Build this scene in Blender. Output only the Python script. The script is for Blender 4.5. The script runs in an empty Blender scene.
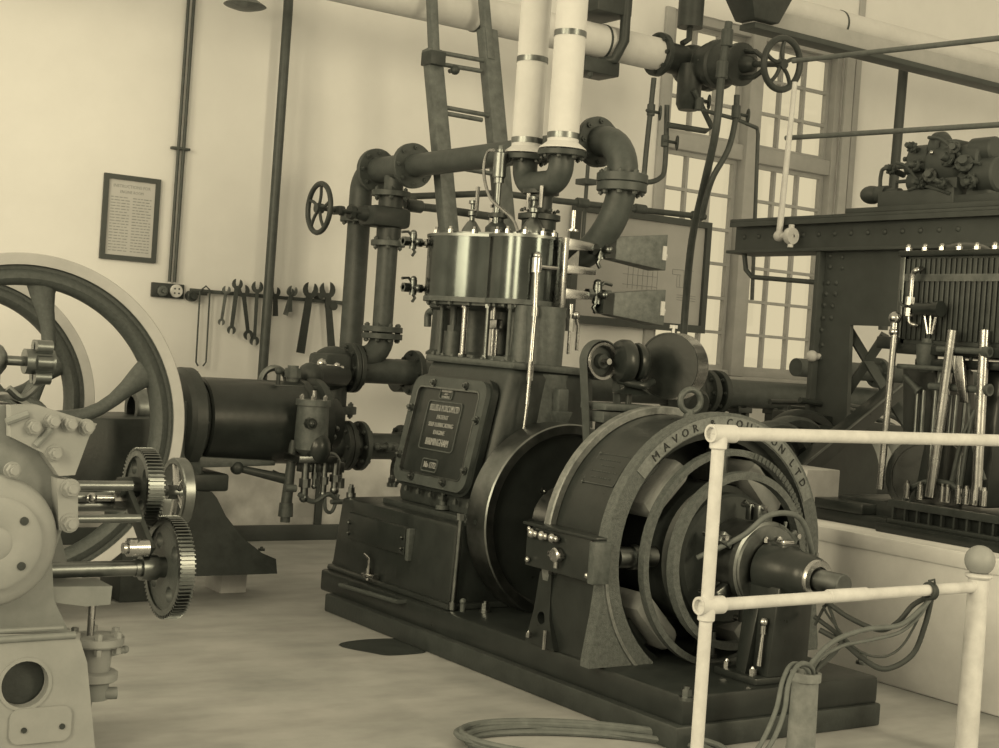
import bpy, bmesh, math, random
from mathutils import Vector as V, Matrix
random.seed(7)
C = bpy.context.scene.collection
PI = math.pi
# ------------------------------------------------------------------ camera
FPX = 1458.0; TH = math.radians(34.3); PT = math.radians(0.94); RO = math.radians(3.9)
EYE = V((0, 0, 1.3)); FZ = -.085   # floor level
fw = V((math.sin(TH)*math.cos(PT), math.cos(TH)*math.cos(PT), -math.sin(PT)))
r0 = V((math.cos(TH), -math.sin(TH), 0)); u0 = r0.cross(fw)
rt = r0*math.cos(RO) + u0*math.sin(RO); up = u0*math.cos(RO) - r0*math.sin(RO)
cam = bpy.data.cameras.new('camera'); co = bpy.data.objects.new('camera', cam); C.objects.link(co)
M = Matrix((rt, up, -fw)).transposed().to_4x4(); M.translation = EYE; co.matrix_world = M
cam.sensor_width = 36; cam.lens = FPX/999*36; cam.clip_end = 200
bpy.context.scene.camera = co

def at(px, py, **k):
    """point seen in a direction, on the plane X=, Y= or Z= given in metres"""
    d = fw + rt*((px-499.5)/FPX) - up*((py-374)/FPX)
    (a, v), = k.items(); i = 'XYZ'.index(a)
    return EYE + d*((v-EYE[i])/d[i])

# ------------------------------------------------------------------ materials
def lin(c): return c/12.92 if c <= .04045 else ((c+.055)/1.055)**2.4
def sep(v):
    w = min(1, max(0, (v-.15)/.5)); l = lin(v)
    return (l, l*(1.2-.2*w), l*(1.17-.17*w), 1)
def mat(name, v, rough=.5, metal=0., noise=.12, scale=14., bump=.0, v2=None, coat=0., spec=.5):
    m = bpy.data.materials.new(name); m.use_nodes = True
    nt = m.node_tree; b = nt.nodes['Principled BSDF']; N = nt.nodes.new; L = nt.links.new
    tc = N('ShaderNodeTexCoord'); n = N('ShaderNodeTexNoise'); n.inputs['Scale'].default_value = scale
    n.inputs['Detail'].default_value = 6; n.inputs['Roughness'].default_value = .65
    L(tc.outputs['Object'], n.inputs['Vector'])
    r = N('ShaderNodeValToRGB'); L(n.outputs['Fac'], r.inputs['Fac'])
    r.color_ramp.elements[0].position = .3; r.color_ramp.elements[1].position = .72
    r.color_ramp.elements[0].color = sep(v*(1-noise)); r.color_ramp.elements[1].color = sep(min(.98, v2 if v2 else v*(1+noise)))
    L(r.outputs['Color'], b.inputs['Base Color'])
    mr = N('ShaderNodeMapRange'); L(n.outputs['Fac'], mr.inputs['Value'])
    mr.inputs['To Min'].default_value = max(.03, rough-.1); mr.inputs['To Max'].default_value = min(1, rough+.14)
    L(mr.outputs['Result'], b.inputs['Roughness'])
    b.inputs['Metallic'].default_value = metal; b.inputs['Specular IOR Level'].default_value = spec
    b.inputs['Coat Weight'].default_value = coat; b.inputs['Coat Roughness'].default_value = .15
    if bump:
        bp = N('ShaderNodeBump'); bp.inputs['Strength'].default_value = bump; bp.inputs['Distance'].default_value = .01
        n2 = N('ShaderNodeTexNoise'); n2.inputs['Scale'].default_value = scale*4; L(tc.outputs['Object'], n2.inputs['Vector'])
        L(n2.outputs['Fac'], bp.inputs['Height']); L(bp.outputs['Normal'], b.inputs['Normal'])
    return m
BLK = mat('black_enamel', .155, .3, noise=.15, scale=9, bump=.05, coat=.08, spec=.35)
DRK = mat('dark_iron', .20, .45, noise=.15, scale=14, bump=.1, spec=.4)
PIP = mat('pipe_iron', .26, .46, noise=.14, scale=14, bump=.1, spec=.4)
MID = mat('worn_iron', .29, .45, noise=.16, scale=40, bump=.15)
RNG = mat('worn_ring_paint', .32, .42, noise=.22, scale=60, bump=.4)
GRY = mat('grey_machine_paint', .55, .5, noise=.06, scale=6, bump=.06)
GRD = mat('grey_filler_paint', .48, .5, noise=.08, scale=9, bump=.06)
CST = mat('rough_casting', .26, .5, noise=.16, scale=60, bump=.35)
STL = mat('polished_steel', .68, .24, 1, noise=.1, scale=8)
STD = mat('turned_steel', .47, .33, 1, noise=.14, scale=12)
BRZ = mat('dull_bronze', .45, .3, 1, noise=.15, scale=14)
BRS = mat('polished_brass', .74, .2, 1, noise=.1, scale=10)
LAG = mat('blued_sheet_lagging', .31, .16, 1, noise=.22, scale=3)
CNV = mat('white_canvas_lagging', .80, .8, noise=.03, scale=5, bump=.15)
CRM = mat('cream_rail_paint', .78, .45, noise=.06, scale=14, bump=.06)
TIN = mat('mottled_tin', .36, .5, noise=.2, scale=24, bump=.1)
GIR = mat('girder_paint', .245, .55, noise=.12, scale=6, bump=.05)
WOD = mat('dark_wood', .34, .5, noise=.18, scale=18)
WDP = mat('pale_wood', .74, .6, noise=.06, scale=10)
PAP = mat('aged_paper', .72, .9, noise=.03, scale=5)
INK = mat('faded_ink', .55, .9, noise=.08, scale=30)
CBL = mat('grey_cable', .36, .6, noise=.12, scale=20)
CBD = mat('dark_cable', .2, .6, noise=.15, scale=20)
CLY = mat('clay_pipe', .46, .6, noise=.16, scale=14, bump=.15)
LTR = mat('cast_letter', .60, .45, noise=.12, scale=20)
LTD = mat('dark_letter', .11, .5, noise=.1, scale=20)
COI = mat('varnished_coil', .52, .45, noise=.1, scale=12, bump=.1)
WFR = mat('window_paint', .64, .6, noise=.05, scale=6)
SLT = mat('slatted_lagging', .22, .4, noise=.2, scale=12, v2=.27)
LTH = mat('belt_leather', .26, .6, noise=.15, scale=20)

def wall_mat():
    m = mat('lime_washed_plaster', .88, .85, noise=.03, scale=.9, bump=.06)
    nt = m.node_tree; b = nt.nodes['Principled BSDF']; N = nt.nodes.new; L = nt.links.new
    base = b.inputs['Base Color'].links[0].from_socket
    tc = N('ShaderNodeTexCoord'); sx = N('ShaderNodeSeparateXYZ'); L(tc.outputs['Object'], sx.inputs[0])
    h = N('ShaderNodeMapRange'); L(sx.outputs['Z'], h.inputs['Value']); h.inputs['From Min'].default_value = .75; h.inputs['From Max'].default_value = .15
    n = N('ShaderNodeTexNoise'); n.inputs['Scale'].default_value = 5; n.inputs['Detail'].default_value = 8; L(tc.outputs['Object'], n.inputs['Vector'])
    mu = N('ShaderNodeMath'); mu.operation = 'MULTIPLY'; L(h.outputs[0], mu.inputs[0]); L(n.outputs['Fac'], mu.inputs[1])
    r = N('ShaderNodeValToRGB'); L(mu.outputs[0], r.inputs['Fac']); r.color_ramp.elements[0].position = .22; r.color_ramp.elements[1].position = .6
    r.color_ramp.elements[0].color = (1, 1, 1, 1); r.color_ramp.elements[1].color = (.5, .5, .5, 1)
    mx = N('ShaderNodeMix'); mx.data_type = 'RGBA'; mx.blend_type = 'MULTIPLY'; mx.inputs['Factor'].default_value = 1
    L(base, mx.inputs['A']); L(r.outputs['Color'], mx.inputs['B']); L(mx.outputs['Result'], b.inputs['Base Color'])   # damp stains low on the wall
    return m
RIM = mat('pale_worn_rim', .50, .4, .5, noise=.15, scale=30, bump=.15)
BND = mat('rubbed_name_band', .43, .42, noise=.15, scale=60, bump=.3)
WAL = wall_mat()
def floor_mat():
    m = mat('worn_floor', .61, .62, noise=.10, scale=1.6, bump=.08)
    nt = m.node_tree; b = nt.nodes['Principled BSDF']; N = nt.nodes.new; L = nt.links.new
    base = b.inputs['Base Color'].links[0].from_socket
    tc = N('ShaderNodeTexCoord'); mp = N('ShaderNodeMapping'); L(tc.outputs['Object'], mp.inputs['Vector'])
    mp.inputs['Scale'].default_value = (1.5, 4, 1); mp.inputs['Rotation'].default_value = (0, 0, .25)
    n = N('ShaderNodeTexNoise'); n.inputs['Scale'].default_value = 2.2; n.inputs['Detail'].default_value = 7; L(mp.outputs[0], n.inputs['Vector'])
    r = N('ShaderNodeValToRGB'); L(n.outputs['Fac'], r.inputs['Fac'])
    r.color_ramp.elements[0].position = .32; r.color_ramp.elements[0].color = (.82, .82, .82, 1)
    r.color_ramp.elements[1].position = .6; r.color_ramp.elements[1].color = (1.05, 1.05, 1.05, 1)
    mx = N('ShaderNodeMix'); mx.data_type = 'RGBA'; mx.blend_type = 'MULTIPLY'; mx.inputs['Factor'].default_value = .8
    L(base, mx.inputs['A']); L(r.outputs['Color'], mx.inputs['B']); L(mx.outputs['Result'], b.inputs['Base Color'])
    return m
FLR = floor_mat()
OIL = mat('oil_stain', .22, .2, noise=.2, scale=8)
def glass_mat():
    m = bpy.data.materials.new('window_glass'); m.use_nodes = True; nt = m.node_tree; N = nt.nodes.new; L = nt.links.new
    nt.nodes.remove(nt.nodes['Principled BSDF']); out = nt.nodes['Material Output']
    t = N('ShaderNodeBsdfTransparent'); t.inputs['Color'].default_value = (.95, .95, .94, 1)
    g = N('ShaderNodeBsdfGlossy'); g.inputs['Roughness'].default_value = .05
    lw = N('ShaderNodeValue'); lw.outputs[0].default_value = .05
    mx = N('ShaderNodeMixShader'); L(lw.outputs[0], mx.inputs[0]); L(t.outputs[0], mx.inputs[1]); L(g.outputs[0], mx.inputs[2]); L(mx.outputs[0], out.inputs['Surface'])
    return m
GLS = glass_mat()

# ------------------------------------------------------------------ mesh builder
def perp(a):
    a = V(a).normalized(); h = V((0, 0, 1)) if abs(a.z) < .9 else V((0, 1, 0))
    u = h.cross(a).normalized(); return a, u, a.cross(u)
class MB:
    def __init__(s): s.b = bmesh.new()
    def face(s, vs):
        try: return s.b.faces.new(vs)
        except ValueError: return None
    def pts(s, ps): return [s.b.verts.new(p) for p in ps]
    def bx(s, x0, x1, y0, y1, z0, z1, bev=0., mtx=None):
        v = s.pts([(x, y, z) for x in (x0, x1) for y in (y0, y1) for z in (z0, z1)])
        fs = [s.face([v[i] for i in q]) for q in ((0,1,3,2),(4,6,7,5),(0,4,5,1),(2,3,7,6),(0,2,6,4),(1,5,7,3))]
        if mtx is not None:
            for q in v: q.co = mtx @ q.co
        if bev: bmesh.ops.bevel(s.b, geom=list({e for f in fs for e in f.edges}), offset=bev, segments=2, affect='EDGES', profile=.5)
        return s
    def hexa(s, lo, hi, bev=0.):
        v = s.pts(list(lo)+list(hi)); n = len(lo); fs = [s.face(v[:n][::-1]), s.face(v[n:])]
        fs += [s.face([v[i], v[(i+1) % n], v[n+(i+1) % n], v[n+i]]) for i in range(n)]
        if bev: bmesh.ops.bevel(s.b, geom=list({e for f in fs for e in f.edges}), offset=bev, segments=2, affect='EDGES', profile=.5)
        return s
    def lathe(s, prof, o, ax, n=32, a0=0., a1=2*PI, closed=False):
        """prof = [(radius, distance along the axis)]"""
        a, u, w = perp(ax); o = V(o); full = abs(a1-a0-2*PI) < 1e-6; k = n if full else n+1; rows = []
        for r, t in prof:
            if r < 1e-6: rows.append([s.b.verts.new(o+a*t)]*k)
            else: rows.append([s.b.verts.new(o+a*t+(u*math.cos(a0+(a1-a0)*i/n)+w*math.sin(a0+(a1-a0)*i/n))*r) for i in range(k)])
        pr = list(zip(rows, rows[1:]))
        if closed: pr.append((rows[-1], rows[0]))
        for A, B in pr:
            for i in range(n):
                j = (i+1) % k; q = []
                for x in (A[i], A[j], B[j], B[i]):
                    if x not in q: q.append(x)
                if len(q) > 2: s.face(q)
        return s
    def cyl(s, p, q, r, r2=None, n=20, bev=0.):
        p, q = V(p), V(q); h = (q-p).length; r2 = r if r2 is None else r2
        if bev: pr = [(0, 0), (r-bev, 0), (r, bev), (r2, h-bev), (r2-bev, h), (0, h)]
        else: pr = [(0, 0), (r, 0), (r2, h), (0, h)]
        return s.lathe(pr, p, q-p, n)
    def pipe(s, p, q, r, ri, n=24):
        p, q = V(p), V(q); h = (q-p).length
        return s.lathe([(r, 0), (r, h), (ri, h), (ri, 0)], p, q-p, n, closed=True)
    def sph(s, c, r, n=16, sc=(1, 1, 1), ax=(0, 0, 1)):
        m = max(5, n//2); pr = [(r*math.sin(PI*i/m)*sc[0], -r*math.cos(PI*i/m)*sc[2]) for i in range(m+1)]
        pr[0] = (0, pr[0][1]); pr[-1] = (0, pr[-1][1])
        return s.lathe(pr, c, ax, n)
    def tor(s, c, ax, R, r, n=36, k=10, a0=0., a1=2*PI, fl=1.):
        return s.lathe([(R+r*math.cos(2*PI*i/k), fl*r*math.sin(2*PI*i/k)) for i in range(k)], c, ax, n, a0, a1, closed=True)
    def tube(s, ps, r, n=10, sm=0, cap=True, r2=None):
        ps = [V(p) for p in ps]
        if sm:
            out = []
            for i in range(len(ps)-1):
                p0 = ps[i-1] if i else ps[0]*2-ps[1]; p1, p2 = ps[i], ps[i+1]; p3 = ps[i+2] if i+2 < len(ps) else p2*2-p1
                for k in range(sm):
                    t = k/sm
                    out.append(.5*((2*p1)+(p2-p0)*t+(2*p0-5*p1+4*p2-p3)*t*t+(3*p1-p0-3*p2+p3)*t**3))
            ps = out+[ps[-1]]
        d = [(ps[min(i+1, len(ps)-1)]-ps[max(i-1, 0)]).normalized() for i in range(len(ps))]
        _, u, w = perp(d[0]); rows = []
        for i, p in enumerate(ps):
            if i:
                u = (u-d[i]*u.dot(d[i])).normalized(); w = d[i].cross(u)
            k = 1.
            if 0 < i < len(ps)-1 and not sm:
                c = (ps[i]-ps[i-1]).normalized().dot((ps[i+1]-ps[i]).normalized()); k = 1/max(.5, math.sqrt((1+c)/2))
            rr = r if r2 is None else r+(r2-r)*i/(len(ps)-1)
            rows.append([s.b.verts.new(p+(u*math.cos(2*PI*j/n)+w*math.sin(2*PI*j/n))*rr) for j in range(n)])
        for A, B in zip(rows, rows[1:]):
            for j in range(n): s.face([A[j], A[(j+1) % n], B[(j+1) % n], B[j]])
        if cap: s.face(rows[0][::-1]); s.face(rows[-1])
        return s
    def plate(s, loops, o, u, v, t):
        """flat plate with holes; loops in (u, v); thickness t along u x v"""
        o, u, v = V(o), V(u), V(v); nn = u.cross(v).normalized(); es = []; side = []
        for lp in loops:
            vs = s.pts([o+u*a+v*b for a, b in lp]); side.append(vs)
            es += [s.b.edges.new((vs[i], vs[(i+1) % len(vs)])) for i in range(len(vs))]
        g = bmesh.ops.triangle_fill(s.b, use_beauty=True, use_dissolve=False, edges=es, normal=nn)
        fs = [f for f in g['geom'] if isinstance(f, bmesh.types.BMFace)]
        mp = {x: s.b.verts.new(x.co+nn*t) for vs in side for x in vs}
        for f in fs: s.face([mp[x] for x in f.verts])
        for vs in side:
            for i in range(len(vs)):
                a, b = vs[i], vs[(i+1) % len(vs)]; s.face([a, b, mp[b], mp[a]])
        return s
    def bolt(s, p, ax, r=.012, h=.012):
        a = V(ax).normalized(); p = V(p); s.cyl(p, p+a*h, r, n=6); s.cyl(p+a*h, p+a*(h+.5*r), r*.55, r*.3, n=8); return s
    def bolts(s, c, ax, R, n, r=.012, h=.012, a0=0.):
        a, u, w = perp(ax)
        for i in range(n):
            t = a0+2*PI*i/n; s.bolt(V(c)+(u*math.cos(t)+w*math.sin(t))*R, a, r, h)
        return s
    def flange(s, c, ax, R, t=.03, nb=8, r=.012):
        """flange disc centred on c, bolt heads on both faces"""
        a = V(ax).normalized(); c = V(c); s.cyl(c-a*t/2, c+a*t/2, R, n=36, bev=.003)
        s.bolts(c+a*t/2, a, R*.82, nb, r, r); s.bolts(c-a*t/2, -a, R*.82, nb, r, r); return s
    def text(s, body, size, o, u, v, depth=.002, w=None):
        cu = bpy.data.curves.new('t', 'FONT'); cu.body = body; cu.size = size; cu.align_x = 'CENTER'; cu.align_y = 'CENTER'
        cu.extrude = depth; cu.resolution_u = 2
        ob = bpy.data.objects.new('t', cu); C.objects.link(ob); bpy.context.view_layer.update()
        me = bpy.data.meshes.new_from_object(ob.evaluated_get(bpy.context.evaluated_depsgraph_get()))
        u, v = V(u).normalized(), V(v).normalized(); nn = u.cross(v); xs = [q.co.x for q in me.vertices]
        k = w/(max(xs)-min(xs)) if w and xs else 1.
        mp = [s.b.verts.new(V(o)+u*q.co.x*k+v*q.co.y+nn*q.co.z) for q in me.vertices]
        for f in me.polygons: s.face([mp[i] for i in f.vertices])
        bpy.data.objects.remove(ob); bpy.data.curves.remove(cu); bpy.data.meshes.remove(me); return s
ORG = {}
def obj(name, mb, m, parent=None, loc=None, angle=38):
    bmesh.ops.remove_doubles(mb.b, verts=mb.b.verts, dist=1e-6)
    bmesh.ops.recalc_face_normals(mb.b, faces=mb.b.faces)
    o0 = ORG[parent.name] if parent is not None else V(loc or (0, 0, 0))
    for v in mb.b.verts: v.co -= o0
    for f in mb.b.faces: f.smooth = True
    for e in mb.b.edges:
        if len(e.link_faces) == 2 and e.calc_face_angle(0) > math.radians(angle): e.smooth = False
    me = bpy.data.meshes.new(name); mb.b.to_mesh(me); mb.b.free(); me.materials.append(m)
    o = bpy.data.objects.new(name, me); C.objects.link(o); ORG[o.name] = o0
    if parent is not None: o.parent = parent
    else: o.location = o0
    return o
def tag(o, label, cat, group=None):
    o['label'] = label; o['category'] = cat
    if group: o['group'] = group
    return o
def thing(name, label, cat, loc=(0, 0, 0), group=None):
    o = bpy.data.objects.new(name, None); o.empty_display_size = .1; C.objects.link(o); o.location = V(loc); ORG[o.name] = V(loc)
    return tag(o, label, cat, group)
def struct(name, mb, m, parent=None):
    o = obj(name, mb, m, parent)
    if parent is None: o['kind'] = 'structure'
    return o
def circ(r, n=32, c=(0, 0), a0=0., a1=2*PI):
    k = n if abs(a1-a0-2*PI) < 1e-6 else n+1
    return [(c[0]+r*math.cos(a0+(a1-a0)*i/n), c[1]+r*math.sin(a0+(a1-a0)*i/n)) for i in range(k)]
def rrect(w, h, r, n=5):
    out = []
    for cx, cy, a in ((w/2-r, h/2-r, 0), (-w/2+r, h/2-r, PI/2), (-w/2+r, -h/2+r, PI), (w/2-r, -h/2+r, 1.5*PI)):
        out += [(cx+r*math.cos(a+PI/2*i/n), cy+r*math.sin(a+PI/2*i/n)) for i in range(n+1)]
    return out
def lerp(a, b, t): return V(a)*(1-t)+V(b)*t
def arc3(c, u, v, R, a0, a1, n=8):
    return [V(c)+V(u)*R*math.cos(a0+(a1-a0)*i/n)+V(v)*R*math.sin(a0+(a1-a0)*i/n) for i in range(n+1)]
def handwheel(parent, c, ax, R, m=None, ns=5, r=None, curved=True, name='handwheel'):
    m = m or DRK; r = r or R*.11; a, u, w = perp(ax); c = V(c); b = MB(); b.tor(c, a, R, r)
    rim = obj(name, b, m, parent); b = MB(); b.cyl(c-a*R*.16, c+a*R*.16, R*.2, n=16)
    obj('hub', b, m, rim)
    for i in range(ns):
        t = 2*PI*i/ns+.3
        d = u*math.cos(t)+w*math.sin(t); e = u*math.cos(t+.5)+w*math.sin(t+.5)
        ps = [c+d*R*.12, c+(d*.6+e*.4)*R*.55, c+(d if not curved else (d*.85+e*.15).normalized())*R*.97] if curved else [c, c+d*R*.97]
        b = MB(); b.tube(ps, r*.62, 8, sm=4 if curved else 0); obj('spoke', b, m, rim)
    return rim
X_, Y_, Z_ = V((1, 0, 0)), V((0, 1, 0)), V((0, 0, 1))
# ------------------------------------------------------------------ the room
S = 1.069; YW = 8.93
def sz(z): return 1.3+(z-1.3)*S
b = MB(); b.bx(-4, 14, -3, YW+.02, FZ-.05, FZ); struct('floor', b, FLR)
WX0, WX1, WZ0, WZ1 = 7.04*S, 8.88*S, sz(1.22), sz(3.92); TZ0, TZ1 = sz(2.90), sz(3.02)
b = MB(); b.bx(-4, WX0, YW, YW+.145, FZ, 5.4); b.bx(WX1, 14, YW, YW+.145, FZ, 5.4); b.bx(WX0, WX1, YW, YW+.145, FZ, WZ0); b.bx(WX0, WX1, YW, YW+.145, WZ1, 5.4)
struct('wall_back', b, WAL)
b = MB(); b.bx(-4, 14, YW-.03, YW, FZ, .02, .006); struct('baseboard_back', b, GIR)
# window: two casements of three by six panes, fanlights of three by three over them
w = bpy.data.objects.new('window_1', None); C.objects.link(w); w['kind'] = 'structure'; w.location = ((WX0+WX1)/2, YW, WZ0); ORG[w.name] = V(w.location)
yf0, yf1 = YW+.06, YW+.14
b = MB(); MX = 7.93*S
b.bx(WX0, WX0+.06, YW+.02, YW+.145, WZ0, WZ1); b.bx(WX1-.06, WX1, YW+.02, YW+.145, WZ0, WZ1); b.bx(WX0, WX1, YW+.021, YW+.144, WZ1-.07, WZ1)
b.bx(WX0, WX1, YW+.021, YW+.144, WZ0, WZ0+.05); b.bx(MX-.075, MX+.075, YW-.01, YW+.145, WZ0+.001, WZ1-.001, .012); b.bx(WX0, WX1, YW+.03, YW+.144, TZ0, TZ1, .008)
obj('window_frame', b, WFR, w)
b = MB(); b.bx(WX0-.06, WX1+.06, YW-.1, YW+.05, WZ0-.05, WZ0, .01); obj('window_sill', b, WFR, w)
b = MB(); b.bx(WX0-.09, WX0, YW-.03, YW, WZ0, WZ1, .008); b.bx(WX1, WX1+.10, YW-.04, YW, WZ0, WZ1, .008); b.bx(WX1+.13, WX1+.2, YW-.02, YW, WZ0-.4, 5.4, .006); obj('window_casing', b, WFR, w)
for x0, x1 in ((WX0+.06, MX-.075), (MX+.075, WX1-.06)):
    for z0, z1, nr in ((WZ0+.05, TZ0, 6), (TZ1, WZ1-.07, 3)):
        b = MB(); s = .035
        b.plate([[(x0, z0), (x1, z0), (x1, z1), (x0, z1)]] + [[(xa, za), (xb, za), (xb, zb), (xa, zb)] for i in range(3) for j in range(nr)
            for xa, xb in [(x0+s+(x1-x0-2*s+.024)/3*i, x0+s+(x1-x0-2*s+.024)/3*(i+1)-.024)] for za, zb in [(z0+s+(z1-z0-2*s+.024)/nr*j, z0+s+(z1-z0-2*s+.024)/nr*(j+1)-.024)]],
            (0, yf1, 0), X_, Z_, .045)
        sash = obj('sash', b, WFR, w)
        b = MB(); b.bx(x0+.01, x1-.01, yf1-.022, yf1-.018, z0+.01, z1-.01); obj('pane', b, GLS, sash)
b = MB(); q = at(317, 505, Y=YW); b.bx(q.x-.02, q.x+.035, YW-.02, YW, .0, .62, .004); struct('trim_1', b, GIR)
# raised plinth of the second engine
PX, PZ = 5.2, .57
b = MB(); b.bx(PX, 13, -2.6, 6.15, FZ, PZ, .012); b.bx(PX-.012, PX+.05, -2.6, 6.15, PZ-.07, PZ+.001, .008); struct('floor_plinth', b, mat('whitened_plinth', .86, .8, noise=.06, scale=2.5, bump=.08))
# spilled oil
b = MB(); c = at(388, 647, Z=FZ); b.plate([[(c.x+.19*math.cos(t)*(1+.2*math.sin(3*t)), c.y+.2*math.sin(t)*(1+.15*math.cos(2*t))) for t in [2*PI*i/28 for i in range(28)]]], (0, 0, FZ+.001), X_, Y_, .001)
o = obj('oil_puddle', b, OIL, None, c); tag(o, 'small dark oil puddle on the floor beside the long bedplate', 'oil stain')

# ------------------------------------------------------------------ bedplate
T = thing('bedplate', 'long black cast iron bedplate under the engine, flywheel and dynamo', 'bedplate', (4.05, 5.3, FZ))
b = MB(); b.bx(3.50, 4.572, 3.86, 6.57, FZ, .005, .01); obj('base', b, DRK, T)
b = MB(); b.bx(3.53, 4.56, 3.87, 6.69, .0, .112, .016); obj('deck', b, BLK, T)
for px, py in ((485, 612), (686, 700), (862, 664), (392, 577), (747, 672), (790, 655)):
    p = at(px, py, Z=.112); b = MB(); b.cyl(p, p+Z_*.012, .026, n=16); b.cyl(p+Z_*.012, p+Z_*.04, .019, n=6); b.cyl(p+Z_*.04, p+Z_*.05, .012, n=10); obj('hold_down_bolt', b, STD, T)
b = MB(); p0, p1 = at(340, 585, X=3.49), at(398, 602, X=3.49)
b.tube([p0+X_*.06, p0, p1, p1+X_*.06], .011, 8); obj('drain_pipe', b, PIP, T)

# ------------------------------------------------------------------ dynamo
GX, GZ = 4.08, .53
T = thing('dynamo', 'large black open dynamo with maker name cast on its front ring', 'dynamo', (GX, 4.5, .112))
def yo(R, t): return (R*math.cos(t), R*math.sin(t))
a0, a1 = -math.radians(28), math.radians(208)
def yoke(Ro, Ri, y0, y1, foot, m, nm, lo=.112):
    n = 44; out = [yo(Ro, a0+(a1-a0)*i/n) for i in range(n+1)]; inn = [yo(Ri, a1+.45-(a1-a0+.9)*i/n) for i in range(n+1)]
    zf = lo-GZ
    aa = math.asin((zf+.005)/Ri); inn = [yo(Ri, PI-aa-(PI-2*aa)*i/n) for i in range(n+1)]
    lp = [yo(Ro, -.12+(PI+.24)*i/n) for i in range(n+1)]+[(-Ro-.012, -.22), (-Ro*.9-foot*1.4, zf+.025), (-Ro*.9-foot*1.4, zf), (inn[0][0]-.004, zf)]+inn+[(inn[-1][0]+.004, zf), (Ro*.9+foot*1.4, zf), (Ro*.9+foot*1.4, zf+.025), (Ro+.012, -.22)]
    lp_old = out+[(-Ro*.88-foot*.6, zf+.12), (-Ro*.88-foot, zf+.03), (-Ro*.88-foot, zf), (-Ro*.45, zf)]+[q for q in inn if q[1] > zf+.03]+[(Ro*.45, zf), (Ro*.88+foot, zf), (Ro*.88+foot, zf+.03), (Ro*.88+foot*.6, zf+.12)]
    bb = MB(); bb.plate([lp], (GX, y1, GZ), X_, Z_, y1-y0); return obj(nm, bb, m, T)
yoke(.545, .47, 4.39, 4.74, .03, BLK, 'yoke')
ring = yoke(.58, .51, 4.335, 4.39, .07, RNG, 'front_ring')
b = MB(); b.lathe([(.548, -.02), (.575, -.02), (.58, -.015), (.58, .018), (.575, .022), (.548, .022)], (GX, 4.73, GZ), Y_, 64, closed=True); obj('rear_rim', b, RIM, T)
b = MB(); b.lathe([(.567, -.006), (.58, -.006), (.58, .004), (.567, .004)], (GX, 4.335, GZ), Y_, 64, PI, 2*PI, closed=True); obj('ring_edge', b, RIM, ring)
# raised lettering band
t0, t1 = math.radians(25), math.radians(143)
b = MB(); n = 40; b.plate([[yo(.566, t0+(t1-t0)*i/n) for i in range(n+1)]+[yo(.515, t1-(t1-t0)*i/n) for i in range(n+1)]], (GX, 4.335, GZ), X_, Z_, .004)
b.plate([[yo(.556, t0+.03+(t1-t0-.06)*i/n) for i in range(n+1)]+[yo(.52, t1-.03-(t1-t0-.06)*i/n) for i in range(n+1)]], (GX, 4.3312, GZ), X_, Z_, .001)
band = obj('name_band', b, BND, ring)
txt = 'MAVOR & COULSON LTD'; b = MB(); wd = {'M': 1.25, 'I': .5, ' ': .62, '&': 1.1, 'L': .9}
tot = sum(wd.get(ch, 1) for ch in txt); acc = 0; ta, tb = t1-.12, t0+.1
for ch in txt:
    wv = wd.get(ch, 1); t = ta+(tb-ta)*(acc+wv/2)/tot; acc += wv
    if ch == ' ': continue
    e = V((math.cos(t), 0, math.sin(t))); tg = V((math.sin(t), 0, -math.cos(t)))
    b.text(ch, .046, V((GX, 4.3302, GZ))+e*.539, tg, e, .0035)
obj('lettering', b, LTD, band)
# poles and coils
for i in range(4):
    t = PI/4+i*PI/2; e = V((math.cos(t), 0, math.sin(t))); tg = V((-math.sin(t), 0, math.cos(t))); cc = V((GX, 4.55, GZ))
    mt = Matrix((tg, Y_, e)).transposed().to_4x4(); mt.translation = cc+e*.375
    b = MB(); b.bx(-.07, .07, -.12, .12, -.075, .095, .008, mt); pole = obj('field_pole', b, DRK, T)
    b = MB(); b.bx(-.135, .135, -.2, .2, -.055, .055, .045, mt); obj('field_coil', b, COI, pole)
for i in range(4):
    t = i*PI/2; e = V((math.cos(t), 0, math.sin(t))); cc = V((GX, 4.37, GZ))
    b = MB(); b.cyl(cc+e*.31, cc+e*.50, .042, n=20); b.cyl(cc+e*.40, cc+e*.43, .05, n=20); obj('interpole', b, STD, T)
b = MB(); b.lathe([(.2, 0), (.5, 0), (.5, .012), (.2, .012)], (GX, 4.725, GZ), Y_, 56, closed=True); obj('rear_gap_blind', b, DRK, T)  # added dark plate, blocks the bright background seen through the open yoke
# brush rocker ring
b = MB(); b.lathe([(.412, -.018), (.438, -.018), (.438, .016), (.412, .016)], (GX, 4.29, GZ), Y_, 64, closed=True); rk = obj('rocker_ring', b, RNG, T)
b = MB()
for i in range(26):
    t = math.radians(75-i*3.2); e = V((math.cos(t), 0, math.sin(t))); tg = V((-math.sin(t), 0, math.cos(t)))
    mt = Matrix((tg, -Y_, e)).transposed().to_4x4(); mt.translation = V((GX, 4.271, GZ))+e*.425; b.bx(-.006, .006, 0, .004, -.012, .012, 0, mt)
obj('rack_teeth', b, MID, rk)
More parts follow.
